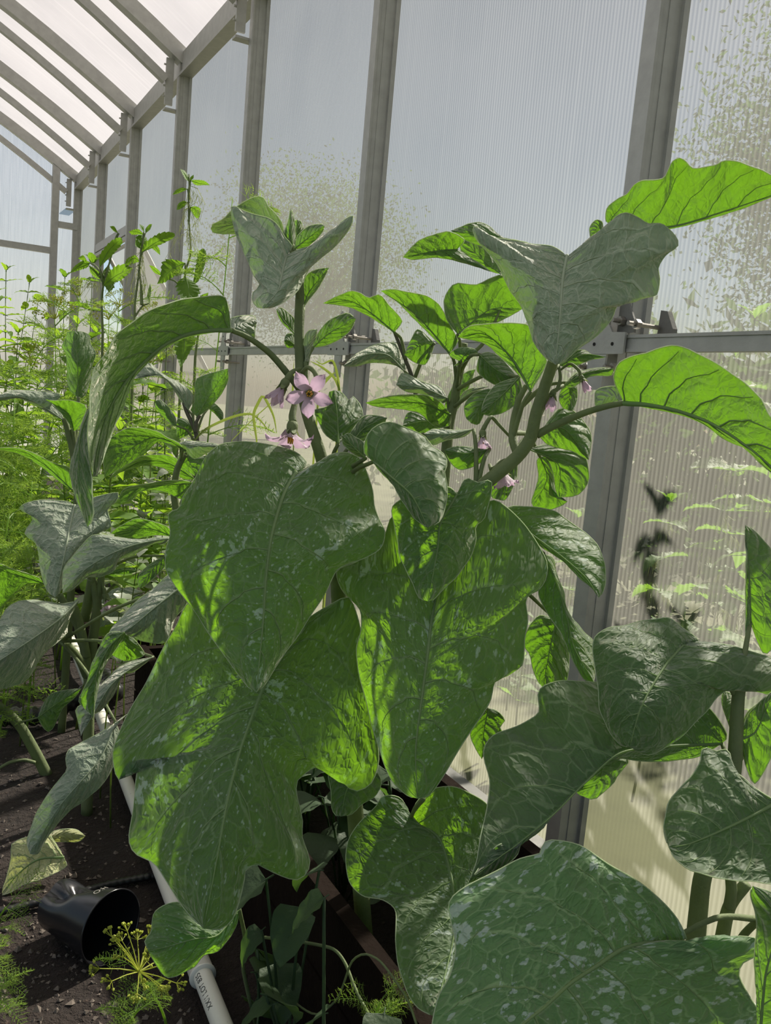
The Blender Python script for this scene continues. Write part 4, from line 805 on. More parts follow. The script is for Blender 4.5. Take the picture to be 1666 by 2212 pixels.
# --- beds further back on the left ---------------------------------------------
P5 = plant_at('eggplant', 150, 1150, 1.95, 'eggplant with an upright wavy leaf in front of the feathery dill', 'plant', EG)
stem2(P5, 4, [(500, 1500), (470, 1250), (430, 1080), (410, 1020)], [1.9, 1.85], [.009, .006])
stem2(P5, 4, [(480, 1300), (475, 1150), (470, 1090)], [1.88, 1.86], [.005, .005], to_ground=False)
stem2(P5, 4, [(480, 1200), (500, 1000), (505, 885)], [1.95, 1.95], [.005, .004], to_ground=False)
lf(P5, 4, [(502, 892), (500, 700), (490, 580), (482, 462)], [(442, 832), (430, 720), (426, 612), (395, 560), (426, 510), (430, 470), (450, 462)], [(546, 880), (582, 760), (592, 682), (616, 602), (580, 542), (576, 490), (530, 466)], [1.95, 1.92, 1.93], .03, .03, 'leaf', rib=.0016)
lf(P5, 4, [(412, 1036), (250, 930), (120, 880), (-40, 895)], [(380, 950), (292, 902), (400, 880), (352, 858), (130, 840), (40, 850), (0, 872)], [(330, 992), (230, 942), (120, 892), (20, 905)], [1.85, 1.78], .02, .005, 'leaf_grey', rib=.0014)
lf(P5, 4, [(474, 1104), (440, 990), (292, 902)], [(420, 1022), (340, 932)], [(502, 1092), (540, 1012), (552, 940), (442, 905), (345, 908)], [1.85, 1.8], -.02, -.03, 'leaf', rib=.0012)
lf(P5, 4, [(462, 1480), (300, 1330), (150, 1235), (-40, 1215)], [(452, 1346), (340, 1308), (230, 1250), (100, 1210)], [(400, 1440), (250, 1322), (120, 1250)], [1.75, 1.68], -.03, .01, rib=.0014)
P6 = plant_at('eggplant', 400, 1250, 1.75, 'eggplant with bright backlit arching leaves growing between the pipe and the wall', 'plant', EG)
P6.location = (0.56, 1.70, 0.0)
stem2(P6, 4, [(1150, 1700), (1120, 1500), (1140, 1350), (1190, 1250)], [1.7, 1.66], [.009, .006])
lf(P6, 4, [(1190, 1230), (1100, 1170), (960, 1150), (800, 1250), (672, 1402)], [(1150, 1180), (1080, 1148), (1000, 1100), (825, 1082), (722, 1140), (662, 1202), (664, 1300)], [(1080, 1180), (1000, 1172), (962, 1222), (862, 1292), (762, 1352)], [1.6, 1.55, 1.53], -.04, .02, rib=.0016)
lf(P6, 4, [(1150, 1185), (1280, 1200), (1420, 1200)], [(1200, 1165), (1380, 1185)], [(1200, 1240), (1252, 1282), (1342, 1240)], [1.6, 1.55], .01, .02, 'leaf_grey', rib=.001)
lf(P6, 4, [(1200, 1240), (1220, 1300), (1255, 1395)], [(1178, 1212), (1140, 1300), (1165, 1335)], [(1272, 1282), (1345, 1255), (1320, 1320)], [1.66, 1.66], .01, .01, rib=.0008)
lf(P6, 4, [(1252, 1412), (1080, 1310), (900, 1300), (690, 1420)], [(1180, 1330), (1120, 1270), (1000, 1255), (882, 1272), (762, 1350)], [(1180, 1412), (1080, 1352), (960, 1322), (852, 1342), (762, 1372)], [1.76, 1.74], -.03, .01, 'leaf', rib=.0012)
lf(P6, 4, [(1242, 1440), (1080, 1450), (900, 1470), (775, 1570)], [(1200, 1424), (1080, 1420), (900, 1450), (802, 1472), (765, 1530)], [(1200, 1492), (1170, 1542), (1080, 1502), (1000, 1482), (902, 1492), (850, 1542)], [1.58, 1.54], -.03, .02, rib=.0012)
lf(P6, 4, [(1108, 1780), (950, 1730), (712, 1762)], [(1080, 1720), (1000, 1690), (880, 1665), (762, 1720)], [(1000, 1772), (850, 1796)], [1.5, 1.46], -.03, .01, rib=.0012)
P7 = plant_at('eggplant', 430, 1050, 1.95, 'young eggplant shoot with a dark purple stem beside a wall post', 'plant', EG)
stem2(P7, 4, [(1268, 1200), (1258, 1110), (1200, 980), (1180, 920)], [1.9, 1.88], [.006, .004], mat='stem_dark')
stem2(P7, 4, [(1258, 1110), (1262, 1050), (1285, 1005)], [1.89, 1.88], [.0045, .0035], to_ground=False, mat='stem_dark')
lf(P7, 4, [(1266, 1012), (1330, 900), (1465, 702)], [(1225, 970), (1250, 920), (1258, 780), (1302, 750), (1400, 720)], [(1285, 1002), (1350, 952), (1420, 870), (1466, 780)], [1.88, 1.86], .01, .01, rib=.0012)
lf(P7, 4, [(1212, 972), (1150, 850), (1030, 750), (832, 776)], [(1246, 890), (1210, 832), (1150, 790), (1050, 740), (970, 670), (930, 664), (870, 720)], [(1185, 945), (1080, 785), (990, 735), (900, 742)], [1.88, 1.82], .02, .01, 'leaf_grey', rib=.0012)
lf(P7, 4, [(1135, 1070), (1060, 970), (1002, 912)], [(1125, 1010), (1080, 948), (1025, 900)], [(1110, 1068), (1040, 1002), (1000, 950)], [1.86, 1.85], .01, .01, rib=.0008)
lf(P7, 4, [(1240, 1080), (1180, 1060), (1135, 1140)], [(1200, 1030), (1140, 1030)], [(1220, 1120), (1160, 1150)], [1.9, 1.9], .01, .01, rib=.0008)
lf(P7, 4, [(1340, 960), (1400, 980), (1435, 1035)], [(1370, 920), (1430, 980)], [(1380, 990), (1420, 1035)], [1.95, 1.95], .01, .01, rib=.0006)

# ------------------------------------------------------------------ on the soil
pa, pb = on_plane(470, 2190, 0.034), on_plane(176, 1440, 0.034)
dirp = (pb-pa)/np.linalg.norm(pb-pa); p0 = pa-dirp*0.9; p1 = pb+dirp*1.6
pipe = tag(empty('water_pipe', tuple(p0*[1, 1, 0])), 'white plastic water pipe with a coupling lying along the soil', 'pipe')
def padd(b, name, mat, par=None, smooth=True):
    q = b.build(name, mat, par or pipe, smooth=smooth)
    if par is None: q.location = -Vector(pipe.location)
    return q
b = MB(); b.tube([p0+(p1-p0)*t for t in np.linspace(0, 1, 20)], 0.0134, 20); tube_o = padd(b, 'tube', M['pvc_dirty'])
cpl = on_plane(433, 2112, 0.034); cs = (cpl-p0)@dirp
b = MB(); c0 = p0+dirp*cs
b.tube([c0, c0+dirp*.001, c0+dirp*.004, c0+dirp*.0041, c0+dirp*.10, c0+dirp*.1001, c0+dirp*.106], [.0137, .0188, .0188, .0172, .0172, .0185, .0185], 24); padd(b, 'coupling', M['pvc'])
# print on the pipe
side = np.cross(dirp, [0, 0, 1]); side /= np.linalg.norm(side); tocam = CAM-c0; tocam -= dirp*(tocam@dirp); tocam /= np.linalg.norm(tocam)
nrm = tocam*math.cos(.45)+np.cross(dirp, tocam)*math.sin(.45)*(1 if np.cross(dirp, tocam)@cR < 0 else -1)
def text_mesh(txt, size, name):
    cu = bpy.data.curves.new(name, 'FONT'); cu.body = txt; cu.size = size; cu.extrude = 0.0001; cu.offset = -size*0.012
    o = bpy.data.objects.new(name, cu); COL.objects.link(o); dg = bpy.context.evaluated_depsgraph_get(); dg.update()
    me = bpy.data.meshes.new_from_object(o.evaluated_get(dg)); bpy.data.objects.remove(o); me.materials.clear(); return me
tm = text_mesh('XX/1 LOT 835', 0.0115, 'print'); tm.materials.append(M['ink'])
wdt = max(v.co.x for v in tm.vertices); start = c0-dirp*(wdt+.004)
lx, lz = dirp, nrm; ly = np.cross(lz, lx)
for v in tm.vertices:                                            # wrapped round the pipe
    x, y, z = v.co; ang = (y-0.004)/0.0134; n2 = lz*math.cos(ang)+ly*math.sin(ang)
    ax = p0+dirp*((start-p0)@dirp+x); v.co = Vector(ax+n2*(0.01385+z*0.5))
o = mesh_obj('print', tm, tube_o); o['label'] = 'black printed lettering'

# the crushed nursery pot lying on its side
mouth = on_plane(240, 2003, 0.055); LN = 0.118
fh = np.array([cF[0], cF[1], 0]); fh /= np.linalg.norm(fh); ax = -_r0*0.84+fh*0.52+np.array([0, 0, -.10]); ax /= np.linalg.norm(ax)
pe1 = np.cross(ax, [0, 0, 1]); pe1 /= np.linalg.norm(pe1); pe2 = np.cross(pe1, ax)
pot = tag(empty('plant_pot', (mouth[0], mouth[1], 0)), 'crushed black plastic plant pot lying on its side on the soil', 'pot')
def pot_shell(r_off, s0, s1, n=18, m=40):
    V = []
    for i in range(n+1):
        s_ = s0+(s1-s0)*i/n; r = (0.052-0.014*s_)+r_off
        for j in range(m):
            a = 2*PI*j/m; dent = 0.030*math.exp(-((a-1.25)/.45)**2-((s_-.62)/.22)**2)+0.018*math.exp(-((a-2.1)/.35)**2-((s_-.8)/.2)**2)+.006*math.exp(-((a-.4)/.3)**2-((s_-.7)/.2)**2)
            rr = r-dent*(0 if s_ < .1 else 1); V.append(mouth+ax*LN*s_+(pe1*math.cos(a)+pe2*math.sin(a))*rr-np.array(pot.location))
    return V, [(i*m+j, i*m+(j+1) % m, (i+1)*m+(j+1) % m, (i+1)*m+j) for i in range(n) for j in range(m)]
b = MB(); V, F = pot_shell(0, 0, 1); b.add(V, F); V2, F2 = pot_shell(-.0012, 0, .99); b.add(V2, F2); b.add(V[-40:], [tuple(range(40))]); b.build('body', M['pot'], pot, smooth=True)
b = MB(); ring = [mouth+(pe1*math.cos(a)+pe2*math.sin(a))*.0525-np.array(pot.location) for a in np.linspace(0, 2*PI, 49)]; b.tube(ring, .0014, 6, cap=False); b.build('rim', M['pot'], pot, smooth=True)
tm = text_mesh('H:O', 0.013, 'embossing'); tm.materials.append(M['pvc_dirty'])
for v in tm.vertices:
    x, y, z = v.co; a = 1.55+(x-.012)/.047; s_ = .16+y/LN; v.co = Vector(mouth+ax*LN*s_+(pe1*math.cos(a)+pe2*math.sin(a))*(.052-.014*s_+.0004)-np.array(pot.location))
mesh_obj('embossing', tm, pot)

# drip line and ribbed hose
pts = [on_plane(*q, h_) for q, h_ in (((-80, 1990), .012), ((60, 1955), .012), ((150, 1935), .012), ((230, 1912), .010), ((300, 1898), .009), ((370, 1886), .009))]
hb = MB(); C = spline(pts, 90); hb.tube(C, 0.006+0.0012*(np.arange(90) % 3 == 0), 8)
tag(hb.build('drip_line', M['hose'], smooth=True), 'thin black irrigation line on the soil behind the crushed pot', 'hose')
hc = on_plane(95, 1545, 0.028); xp = p0[0]+dirp[0]/dirp[1]*(hc[1]-p0[1])      # where it meets the pipe
hp = [(hc[0]-.42, hc[1]+.10, .026), (hc[0]-.20, hc[1]+.05, .026), (hc[0], hc[1], .028), (xp-.06, hc[1]+.01, .055), (xp, hc[1]+.02, .073), (xp+.05, hc[1]+.05, .052), (xp+.065, hc[1]+.13, .027), (xp+.06, hc[1]+.26, .026)]
C_HOSE = spline(hp, 16); hb = MB(); C = spline(hp, 120); hb.tube(C, 0.022+0.003*np.sin(np.arange(120)*2.1), 12)
hq = hb.build('ribbed_hose', M['hose'], smooth=True); tag(hq, 'thick black ribbed hose behind the drooping eggplant leaves', 'hose')
# wooden-edged bed with dark sides behind the left stems
pc = at(238, 1372, 2.62); pc[0] = max(pc[0], p0[0]+dirp[0]/dirp[1]*(pc[1]+.6-p0[1])+.155); bed = tag(empty('raised_bed', (pc[0], pc[1], 0)), 'low dark raised bed with a pale timber edge behind the bare stems', 'planter')
ex = np.array([1.0, 0, 0]); ey = np.array([0, 1.0, 0]); Rb = np.stack([ex, ey, [0, 0, 1]], 1); hz = pc[2]
for nm, c_, d_, m_ in (('board', ex*0+ey*0, (.24, .02, hz), 'darkwood'), ('board', ey*.60, (.24, .02, hz), 'darkwood'), ('board', ex*.11+ey*.30, (.02, .58, hz), 'darkwood'), ('board', -ex*.11+ey*.30, (.02, .58, hz), 'darkwood')):
    b = MB(); b.box(c_+np.array([0, 0, hz/2]), d_, Rb); b.build(nm, M[m_], bed)
b = MB(); b.box(np.array([0, 0, hz+.006])-ey*.006, (.25, .035, .012), Rb); b.build('edge_trim', M['wood'], bed)
b = MB(); b.box(ey*.30+np.array([0, 0, hz-.022]), (.20, .58, .02), Rb); b.build('soil_fill', M['soil'], bed)
# added trough, its near-black boards filling in the shade under the tall plants
tr = tag(empty('shade_trough', (.635, 1.3, 0)), 'long dark wooden trough added to fill in the shade under the tall eggplant', 'planter')
for nm, c_, d_ in (('board', (-.165, 0, .055), (.022, 1.36, .105)), ('board', (-.165, 0, .166), (.022, 1.36, .105)), ('board', (.165, 0, .11), (.022, 1.36, .21)), ('end_board', (0, -.67, .11), (.31, .022, .21)), ('end_board', (0, .67, .11), (.31, .022, .21))):
    b = MB(); b.box(c_, d_); b.build(nm, M['darkwood'], tr)
b = MB(); b.box((0, 0, .03), (.31, 1.32, .02)); b.build('soil_fill', M['soil'], tr)
KEEP.append((p0, p1, .045, .05))
for q in range(len(C_HOSE)-1): KEEP.append((C_HOSE[q], C_HOSE[q+1], .055, .09))
for (x0, y0_), (x1, y1_) in (((.47, .63), (.47, 1.97)), ((.80, .63), (.80, 1.97)), ((.47, .63), (.80, .63)), ((.47, 1.97), (.80, 1.97))): KEEP.append(((x0, y0_), (x1, y1_), .05, .22))
for (x0, y0_), (x1, y1_) in (((-.12, 0), (.12, 0)), ((-.12, .6), (.12, .6)), ((-.11, 0), (-.11, .6)), ((.11, 0), (.11, .6))): KEEP.append(((pc[0]+x0, pc[1]+y0_), (pc[0]+x1, pc[1]+y1_), .04, hz))
# yellowed leaf on the soil
dl_ = tag(empty('fallen_leaf', tuple(on_plane(75, 1860, 0)*[1, 1, 0])), 'pale yellowed leaf resting on the soil behind the crushed pot', 'leaf')
leaf(dl_, 6, [(330, 480), (200, 490), (100, 560), (0, 680)], [(300, 430), (240, 360), (110, 386), (55, 420), (60, 460), (38, 570)], [(340, 530), (220, 590), (120, 622), (60, 660)], [1.40, 1.38], .02, -.02, 'leaf_dead', name='blade')
leaf(dl_, 6, [(220, 400), (330, 360), (440, 370)], [(280, 345), (380, 335)], [(300, 400), (400, 400)], [1.42, 1.45], .01, .01, 'leaf_dead', name='blade', rib=0)
# low green leaf over the pipe
lw = tag(empty('squash_seedling', tuple(on_plane(470, 2030, 0)*[1, 1, 0])), 'single rounded green leaf lying across the white pipe', 'plant')
leaf(lw, 6, [(1230, 745), (1120, 880), (1000, 900), (860, 940), (760, 960)], [(1100, 780), (1000, 800), (930, 716), (850, 725), (790, 770), (780, 860), (745, 910)], [(1215, 835), (1150, 932), (1110, 970), (1050, 982), (1000, 1040), (930, 1080), (870, 1100), (830, 1070), (790, 1010)], [1.0, .95, .95], .02, .03, 'leaf_spot', name='leaf', rib=.0014)
P = ats(T(6, [(1230, 745), (1260, 900), (1250, 1050)]), [1.0, 1.05, 1.1])-np.array(lw.location); P = np.vstack([P, [P[-1]+[.035, .02, 0]]]); P[-1][2] = -.01; b = MB(); b.tube(spline(P, 18), .0026, 7); b.build('stem', M['stem'], lw, smooth=True)
# fat bare stem at the left
fs = plant_at('eggplant', 100, 1668, 1.78, 'thick leaning green stem rising from the soil beside the ribbed hose', 'plant', EG)
stem(fs, 5, [(300, 1560), (230, 1420), (140, 1260), (60, 1170), (-20, 1110), (-150, 1020)], [1.80, 1.76, 1.7], [.012, .010, .009])
stem(fs, 5, [(225, 1480), (150, 1462), (60, 1480), (-20, 1525)], [1.77, 1.72], [.004, .003], name='side_shoot')
# shaded plants under the big leaves
SH = 'shaded low plants under the eggplants'
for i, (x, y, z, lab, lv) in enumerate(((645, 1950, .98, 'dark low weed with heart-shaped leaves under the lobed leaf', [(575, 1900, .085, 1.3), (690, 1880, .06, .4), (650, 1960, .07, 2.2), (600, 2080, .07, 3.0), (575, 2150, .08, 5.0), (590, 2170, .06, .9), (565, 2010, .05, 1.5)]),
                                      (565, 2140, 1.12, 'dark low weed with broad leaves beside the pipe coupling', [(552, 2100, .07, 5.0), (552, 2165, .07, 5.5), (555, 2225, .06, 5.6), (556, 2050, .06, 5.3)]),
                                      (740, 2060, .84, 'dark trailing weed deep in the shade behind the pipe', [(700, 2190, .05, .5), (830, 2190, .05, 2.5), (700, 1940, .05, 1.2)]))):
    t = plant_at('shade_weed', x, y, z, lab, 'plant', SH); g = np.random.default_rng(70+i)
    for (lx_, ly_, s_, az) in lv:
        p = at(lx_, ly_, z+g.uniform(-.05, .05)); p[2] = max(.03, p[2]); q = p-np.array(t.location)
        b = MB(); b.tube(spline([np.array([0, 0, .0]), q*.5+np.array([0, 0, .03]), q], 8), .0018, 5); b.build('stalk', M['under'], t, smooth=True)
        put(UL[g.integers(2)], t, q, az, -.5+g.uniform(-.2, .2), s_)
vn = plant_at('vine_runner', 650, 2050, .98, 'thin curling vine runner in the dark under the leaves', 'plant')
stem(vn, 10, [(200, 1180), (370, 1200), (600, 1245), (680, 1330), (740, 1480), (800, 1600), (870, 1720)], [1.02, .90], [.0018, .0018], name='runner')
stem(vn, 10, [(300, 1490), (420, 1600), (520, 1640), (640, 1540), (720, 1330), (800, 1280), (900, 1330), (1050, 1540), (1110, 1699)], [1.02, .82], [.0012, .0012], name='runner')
# gravel and crumbs
b = MB(); g = np.random.default_rng(5)
for i in range(900):
    x, y = (g.uniform(-40, 420), g.uniform(1560, 2300)); p = on_plane(x, y, 0.0)
    if p[0] > .44 or seg_d(p, p0, p1) < .02: continue
    z_ = lumps(p[0], p[1]); r = g.uniform(.001, .0045)*(1.6 if g.random() < .08 else 1)
    k = g.normal(0, 1, (6, 3))*.25; V = [p+[0, 0, z_+r*.3]+(np.array(e)+k[j])*r for j, e in enumerate(((1, 0, 0), (-1, 0, 0), (0, 1, 0), (0, -1, 0), (0, 0, .8), (0, 0, -.8)))]
    b.add(V, [(0, 2, 4), (2, 1, 4), (1, 3, 4), (3, 0, 4), (2, 0, 5), (1, 2, 5), (3, 1, 5), (0, 3, 5)])
tag(b.build('gravel', M['stone']), 'scattered pale grit and soil crumbs on the dark soil', 'gravel', kind='stuff')

# ------------------------------------------------------------------ dill, nettles and weeds
um = dill(305, 2100, 1.02, 'small dill with one yellow-green umbel beside the crushed pot', 900, fronds=3, size=.07, umbels=1, us=.055, rad=.0022, start=.45, uk=2)
dl = 'flowerless feathery dill in the thick patch beside the drooping grey leaf'
DLAB = {0: 'wispy dill drooping in front of a wall post behind the top grey leaf', 19: 'small wispy dill seedling above the thick leaning stem', 20: 'wispy dill seedling behind the crushed pot base', 21: 'wispy dill seedling beside the crushed pot base', 22: 'fine dill seedling at the foot of the umbel dill', 23: 'fine dill seedling in the dark in front of the trough'}
DLAB.update({q: 'tall dill topped with a yellow umbel behind the upright wavy leaf' for q in (1, 2, 3, 4, 11, 14, 15)})
DLAB.update({q: 'feathery dill clump right behind the hanging arch of the big leaf' for q in (12, 13)})
for i, (x, y, z, nf, sz, ub) in enumerate(((500, 425, 2.3, 8, .18, 0), (180, 640, 2.9, 12, .22, 1), (130, 690, 2.6, 12, .2, 1), (225, 690, 2.8, 12, .2, 2), (60, 790, 2.3, 14, .2, 1), (20, 860, 2.0, 14, .18, 0), (100, 900, 2.15, 15, .19, 0),
                                          (40, 960, 2.0, 15, .17, 0), (-20, 1010, 1.7, 15, .16, 0), (75, 1040, 1.95, 15, .17, 0), (25, 1110, 1.75, 14, .15, 0), (280, 790, 2.5, 12, .2, 1), (345, 845, 2.4, 13, .2, 0), (300, 880, 2.3, 13, .18, 0),
                                          (255, 660, 3.3, 12, .22, 2), (330, 690, 3.2, 10, .22, 2), (-30, 930, 2.2, 14, .2, 0), (-10, 1180, 1.65, 12, .13, 0), (90, 1000, 2.4, 14, .2, 0), (40, 1420, 1.85, 8, .09, 0), (10, 1960, 1.15, 7, .08, 0), (-10, 2050, 1.05, 5, .07, 0), (300, 2180, 1.0, 4, .06, 0), (820, 2170, .82, 4, .06, 0))):
    dill(x, y, z, DLAB.get(i, dl), 100+i, nf+4, sz, ub, us=.06, start=.15 if y > 800 else .35)
for i in range(16):                                             # low growth added in the trough to shade its soil
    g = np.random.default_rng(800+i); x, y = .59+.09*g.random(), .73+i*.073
    t = tag(empty('shade_weed', (x, y, .04)), 'low weed added to shade the inside of the added trough', 'plant', 'added weeds in the trough')
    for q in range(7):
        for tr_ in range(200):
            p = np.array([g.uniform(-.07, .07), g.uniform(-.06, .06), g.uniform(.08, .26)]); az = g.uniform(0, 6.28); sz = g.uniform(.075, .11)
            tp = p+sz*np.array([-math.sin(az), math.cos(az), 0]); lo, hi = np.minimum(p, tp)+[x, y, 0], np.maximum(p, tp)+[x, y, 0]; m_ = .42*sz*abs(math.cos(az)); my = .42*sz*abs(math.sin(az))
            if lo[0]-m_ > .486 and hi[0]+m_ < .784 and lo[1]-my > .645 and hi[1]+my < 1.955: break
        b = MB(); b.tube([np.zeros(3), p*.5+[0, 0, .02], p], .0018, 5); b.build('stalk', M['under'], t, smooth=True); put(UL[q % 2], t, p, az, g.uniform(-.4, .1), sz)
nl = 'stinging nettle with toothed leaves growing inside along the wall posts'
NLAB = ['tallest indoor nettle, its tip standing in front of a wall post', 'nettle with broad toothed leaves beside the post next to the open vent', 'nettle standing in front of the gap of the open vent', 'nettle directly behind the root of the arching eggplant leaf', 'nettle by the wall post beyond the open vent', 'short nettle hidden behind the arching eggplant leaf', 'nettle by the corner post next to the end wall']
for i, (x, y, z, sz, pr, ln, st) in zip((4, 5, 6), ((200, 570, 3.2, .09, 7, (.0, .02), .4), (380, 690, 2.4, .10, 5, (.02, 0), .4), (150, 600, 3.6, .08, 8, (0, 0), .4))):
    herb('nettle', x, y, z, NLAB[i], 200+i, sz*1.7, pr, ln, st, 0.5, group='nettles inside the greenhouse')
def nettle_traced(lab, base, z, stems, leaves, tassels):
    t = plant_at('nettle', *base, z, lab, 'plant', 'nettles inside the greenhouse'); first = True; g = np.random.default_rng(len(lab))
    for s_ in stems: stem2(t, 1, s_, [z, z], [.005, .0035, .002], to_ground=first); first = False
    for m_, l_, r_, dz in leaves: lf(t, 1, m_, l_, r_, [z+dz, z+dz-.03], -.02, .015, 'nettle', rib=.0012, amp=.001, wav=.002, teeth=9, rim=0)
    ck = MB(); org = np.array(t.location)
    for (x, y, n, sp, dn) in tassels:
        q = T(1, [(x, y)])[0]; p = at(q[0], q[1], z)-org
        for k in range(n):
            e_ = np.array([g.normal(0, sp), g.normal(0, sp), -dn*g.uniform(.1, .8)]); f_ = p+e_; pts_ = [p, p+e_*.5+[0, 0, .02], f_]
            ck.tube(pts_, [.0008, .0007, .0005], 3, cap=False)
            for w_ in range(7): s2 = p+e_*g.uniform(.3, 1); ck.tube([s2, s2+[g.normal(0, .006), g.normal(0, .006), -g.uniform(.008, .03)]], [.0007, .0005], 3, cap=False)
    tag(ck.build('flower_tassels', M['catkin'], t), kind='stuff')
nettle_traced(NLAB[0], (400, 700), 2.65, [[(1180, 2100), (1190, 1760), (1226, 1620), (1214, 1400), (1216, 1180), (1215, 1120)]],
    [([(1215, 1170), (1190, 1120), (1160, 1085)], [(1190, 1150), (1168, 1110)], [(1215, 1140), (1190, 1100)], 0), ([(1225, 1160), (1270, 1175), (1352, 1190)], [(1250, 1155), (1310, 1160)], [(1260, 1190), (1310, 1190)], 0), ([(1205, 1215), (1160, 1220), (1108, 1252)], [(1170, 1205), (1130, 1222)], [(1175, 1232), (1140, 1245)], 0), ([(1220, 1165), (1236, 1145), (1245, 1122)], [(1222, 1140)], [(1244, 1145)], 0),
     ([(1225, 1330), (1260, 1350), (1280, 1405)], [(1260, 1325), (1290, 1345)], [(1230, 1360), (1255, 1395)], 0), ([(1205, 1300), (1165, 1310), (1135, 1350)], [(1180, 1290), (1145, 1310)], [(1190, 1325), (1155, 1345)], 0),
     ([(1190, 1690), (1100, 1735), (1010, 1825)], [(1140, 1672), (1080, 1665), (1040, 1690), (1032, 1765)], [(1160, 1745), (1100, 1790), (1050, 1818)], -.03), ([(1195, 1780), (1212, 1850), (1218, 1930)], [(1150, 1800), (1130, 1850), (1160, 1912)], [(1250, 1815), (1288, 1860), (1270, 1910)], -.05), ([(1235, 1840), (1285, 1720), (1312, 1598)], [(1248, 1770), (1268, 1650), (1285, 1605)], [(1280, 1800), (1318, 1700), (1326, 1620)], .03),
     ([(1190, 1760), (1215, 1735), (1250, 1720)], [(1210, 1725)], [(1230, 1745)], 0), ([(1060, 1790), (1000, 1740), (958, 1705)], [(1020, 1735), (980, 1708)], [(1040, 1775), (990, 1750)], .02), ([(1190, 2150), (1182, 2250), (1160, 2365)], [(1125, 2190), (1130, 2270), (1148, 2330)], [(1268, 2170), (1250, 2215), (1200, 2300)], 0)],
    [(1215, 1190, 7, .03, .12), (1215, 1330, 9, .04, .16), (1215, 1480, 8, .03, .14)])
nettle_traced(NLAB[1], (297, 720), 2.62, [[(865, 2100), (870, 1930), (895, 1740), (905, 1640), (930, 1500)], [(912, 1960), (905, 1820), (890, 1700)]],
    [([(908, 1625), (1000, 1560), (1122, 1500)], [(930, 1560), (1020, 1500), (1090, 1490)], [(960, 1602), (1060, 1560), (1122, 1522)], -.02), ([(930, 1510), (880, 1490), (828, 1490)], [(890, 1472), (850, 1478)], [(895, 1508), (850, 1508)], .02), ([(935, 1500), (950, 1470), (978, 1440)], [(935, 1470), (960, 1442)], [(965, 1475)], 0), ([(925, 1490), (915, 1460), (895, 1440)], [(905, 1470)], [(925, 1455)], 0),
     ([(960, 1560), (1000, 1590), (1030, 1640)], [(1000, 1570), (1025, 1600)], [(970, 1590), (1000, 1615)], .02), ([(905, 1600), (880, 1570), (872, 1530)], [(870, 1580)], [(910, 1555)], 0), ([(930, 1580), (920, 1540), (890, 1510)], [(890, 1560), (872, 1530)], [(950, 1550), (930, 1515)], .04), ([(900, 1680), (860, 1660), (800, 1700)], [(870, 1640), (820, 1660)], [(870, 1690), (830, 1705)], .03), ([(960, 1950), (955, 1880), (965, 1820)], [(945, 1900)], [(972, 1880)], .02)],
    [(900, 1700, 10, .035, .18), (905, 1620, 6, .03, .12)])
nettle_traced(NLAB[2], (230, 730), 2.7, [[(660, 2150), (655, 1900), (690, 1740), (740, 1560), (765, 1500)]],
    [([(640, 1720), (700, 1612), (782, 1530)], [(640, 1640), (700, 1560), (760, 1525)], [(670, 1690), (742, 1620), (788, 1560)], -.02), ([(665, 1838), (752, 1768), (855, 1725)], [(690, 1768), (740, 1710), (805, 1700)], [(705, 1830), (780, 1800), (838, 1748)], -.03), ([(700, 1700), (670, 1760), (700, 1880), ], [(660, 1750), (670, 1830)], [(720, 1760), (735, 1840)], .02), ([(580, 1690), (520, 1700), (448, 1755)], [(540, 1670), (480, 1710)], [(560, 1720), (500, 1740)], .03), ([(575, 1710), (600, 1760), (655, 1790)], [(600, 1720), (640, 1750)], [(580, 1750), (620, 1790)], .03), ([(760, 1500), (740, 1470), (705, 1455)], [(735, 1455)], [(730, 1485)], 0), ([(560, 1680), (540, 1650), (500, 1660)], [(535, 1640)], [(530, 1675)], .04)],
    [(690, 1740, 6, .03, .12)])
nettle_traced(NLAB[3], (440, 720), 2.55, [[(1255, 2300), (1270, 2180), (1300, 2000), (1290, 1900)]],
    [([(1300, 2020), (1220, 2000), (1150, 2060)], [(1240, 1960), (1170, 1990)], [(1250, 2040), (1190, 2070)], 0), ([(1280, 1950), (1300, 1900), (1340, 1880)], [(1290, 1900)], [(1330, 1920)], 0), ([(1290, 2100), (1230, 2120), (1200, 2170)], [(1240, 2090)], [(1250, 2150)], 0)],
    [(1295, 1960, 4, .03, .1)])
wl_ = 'slender leafy weed crowding the left bed by the end wall'
for i, (x, y, z, sz, pr) in enumerate(((18, 585, 3.2, .075, 14), (62, 610, 3.4, .075, 14), (-10, 640, 2.9, .075, 12), (95, 690, 3.6, .08, 12), (40, 720, 2.8, .08, 12), (130, 730, 3.0, .09, 10), (160, 700, 3.8, .10, 10), (210, 720, 3.5, .10, 10), (250, 760, 3.2, .10, 9), (15, 800, 2.5, .08, 10), (300, 760, 3.4, .10, 9), (75, 830, 2.9, .09, 10), (350, 780, 3.4, .1, 8), (205, 860, 2.6, .08, 9), (270, 930, 2.3, .07, 9), (330, 960, 2.2, .07, 9))):
    if i % 3 == 1: herb('vine', x+25, y+40, z, 'green heart-leaved climber among the slender weeds by the end wall', 350+i, sz*1.5, pr, (.1, -.05), .2, .6, .003, group='leafy weeds in the left bed', mats=BG)
    herb('weed', x, y, z, wl_, 300+i, sz*(1.5+.5*((i*7) % 5)/4), pr+2, (.12*math.sin(i*2.3), .12*math.cos(i*1.7)), .15, .5, group='leafy weeds in the left bed')
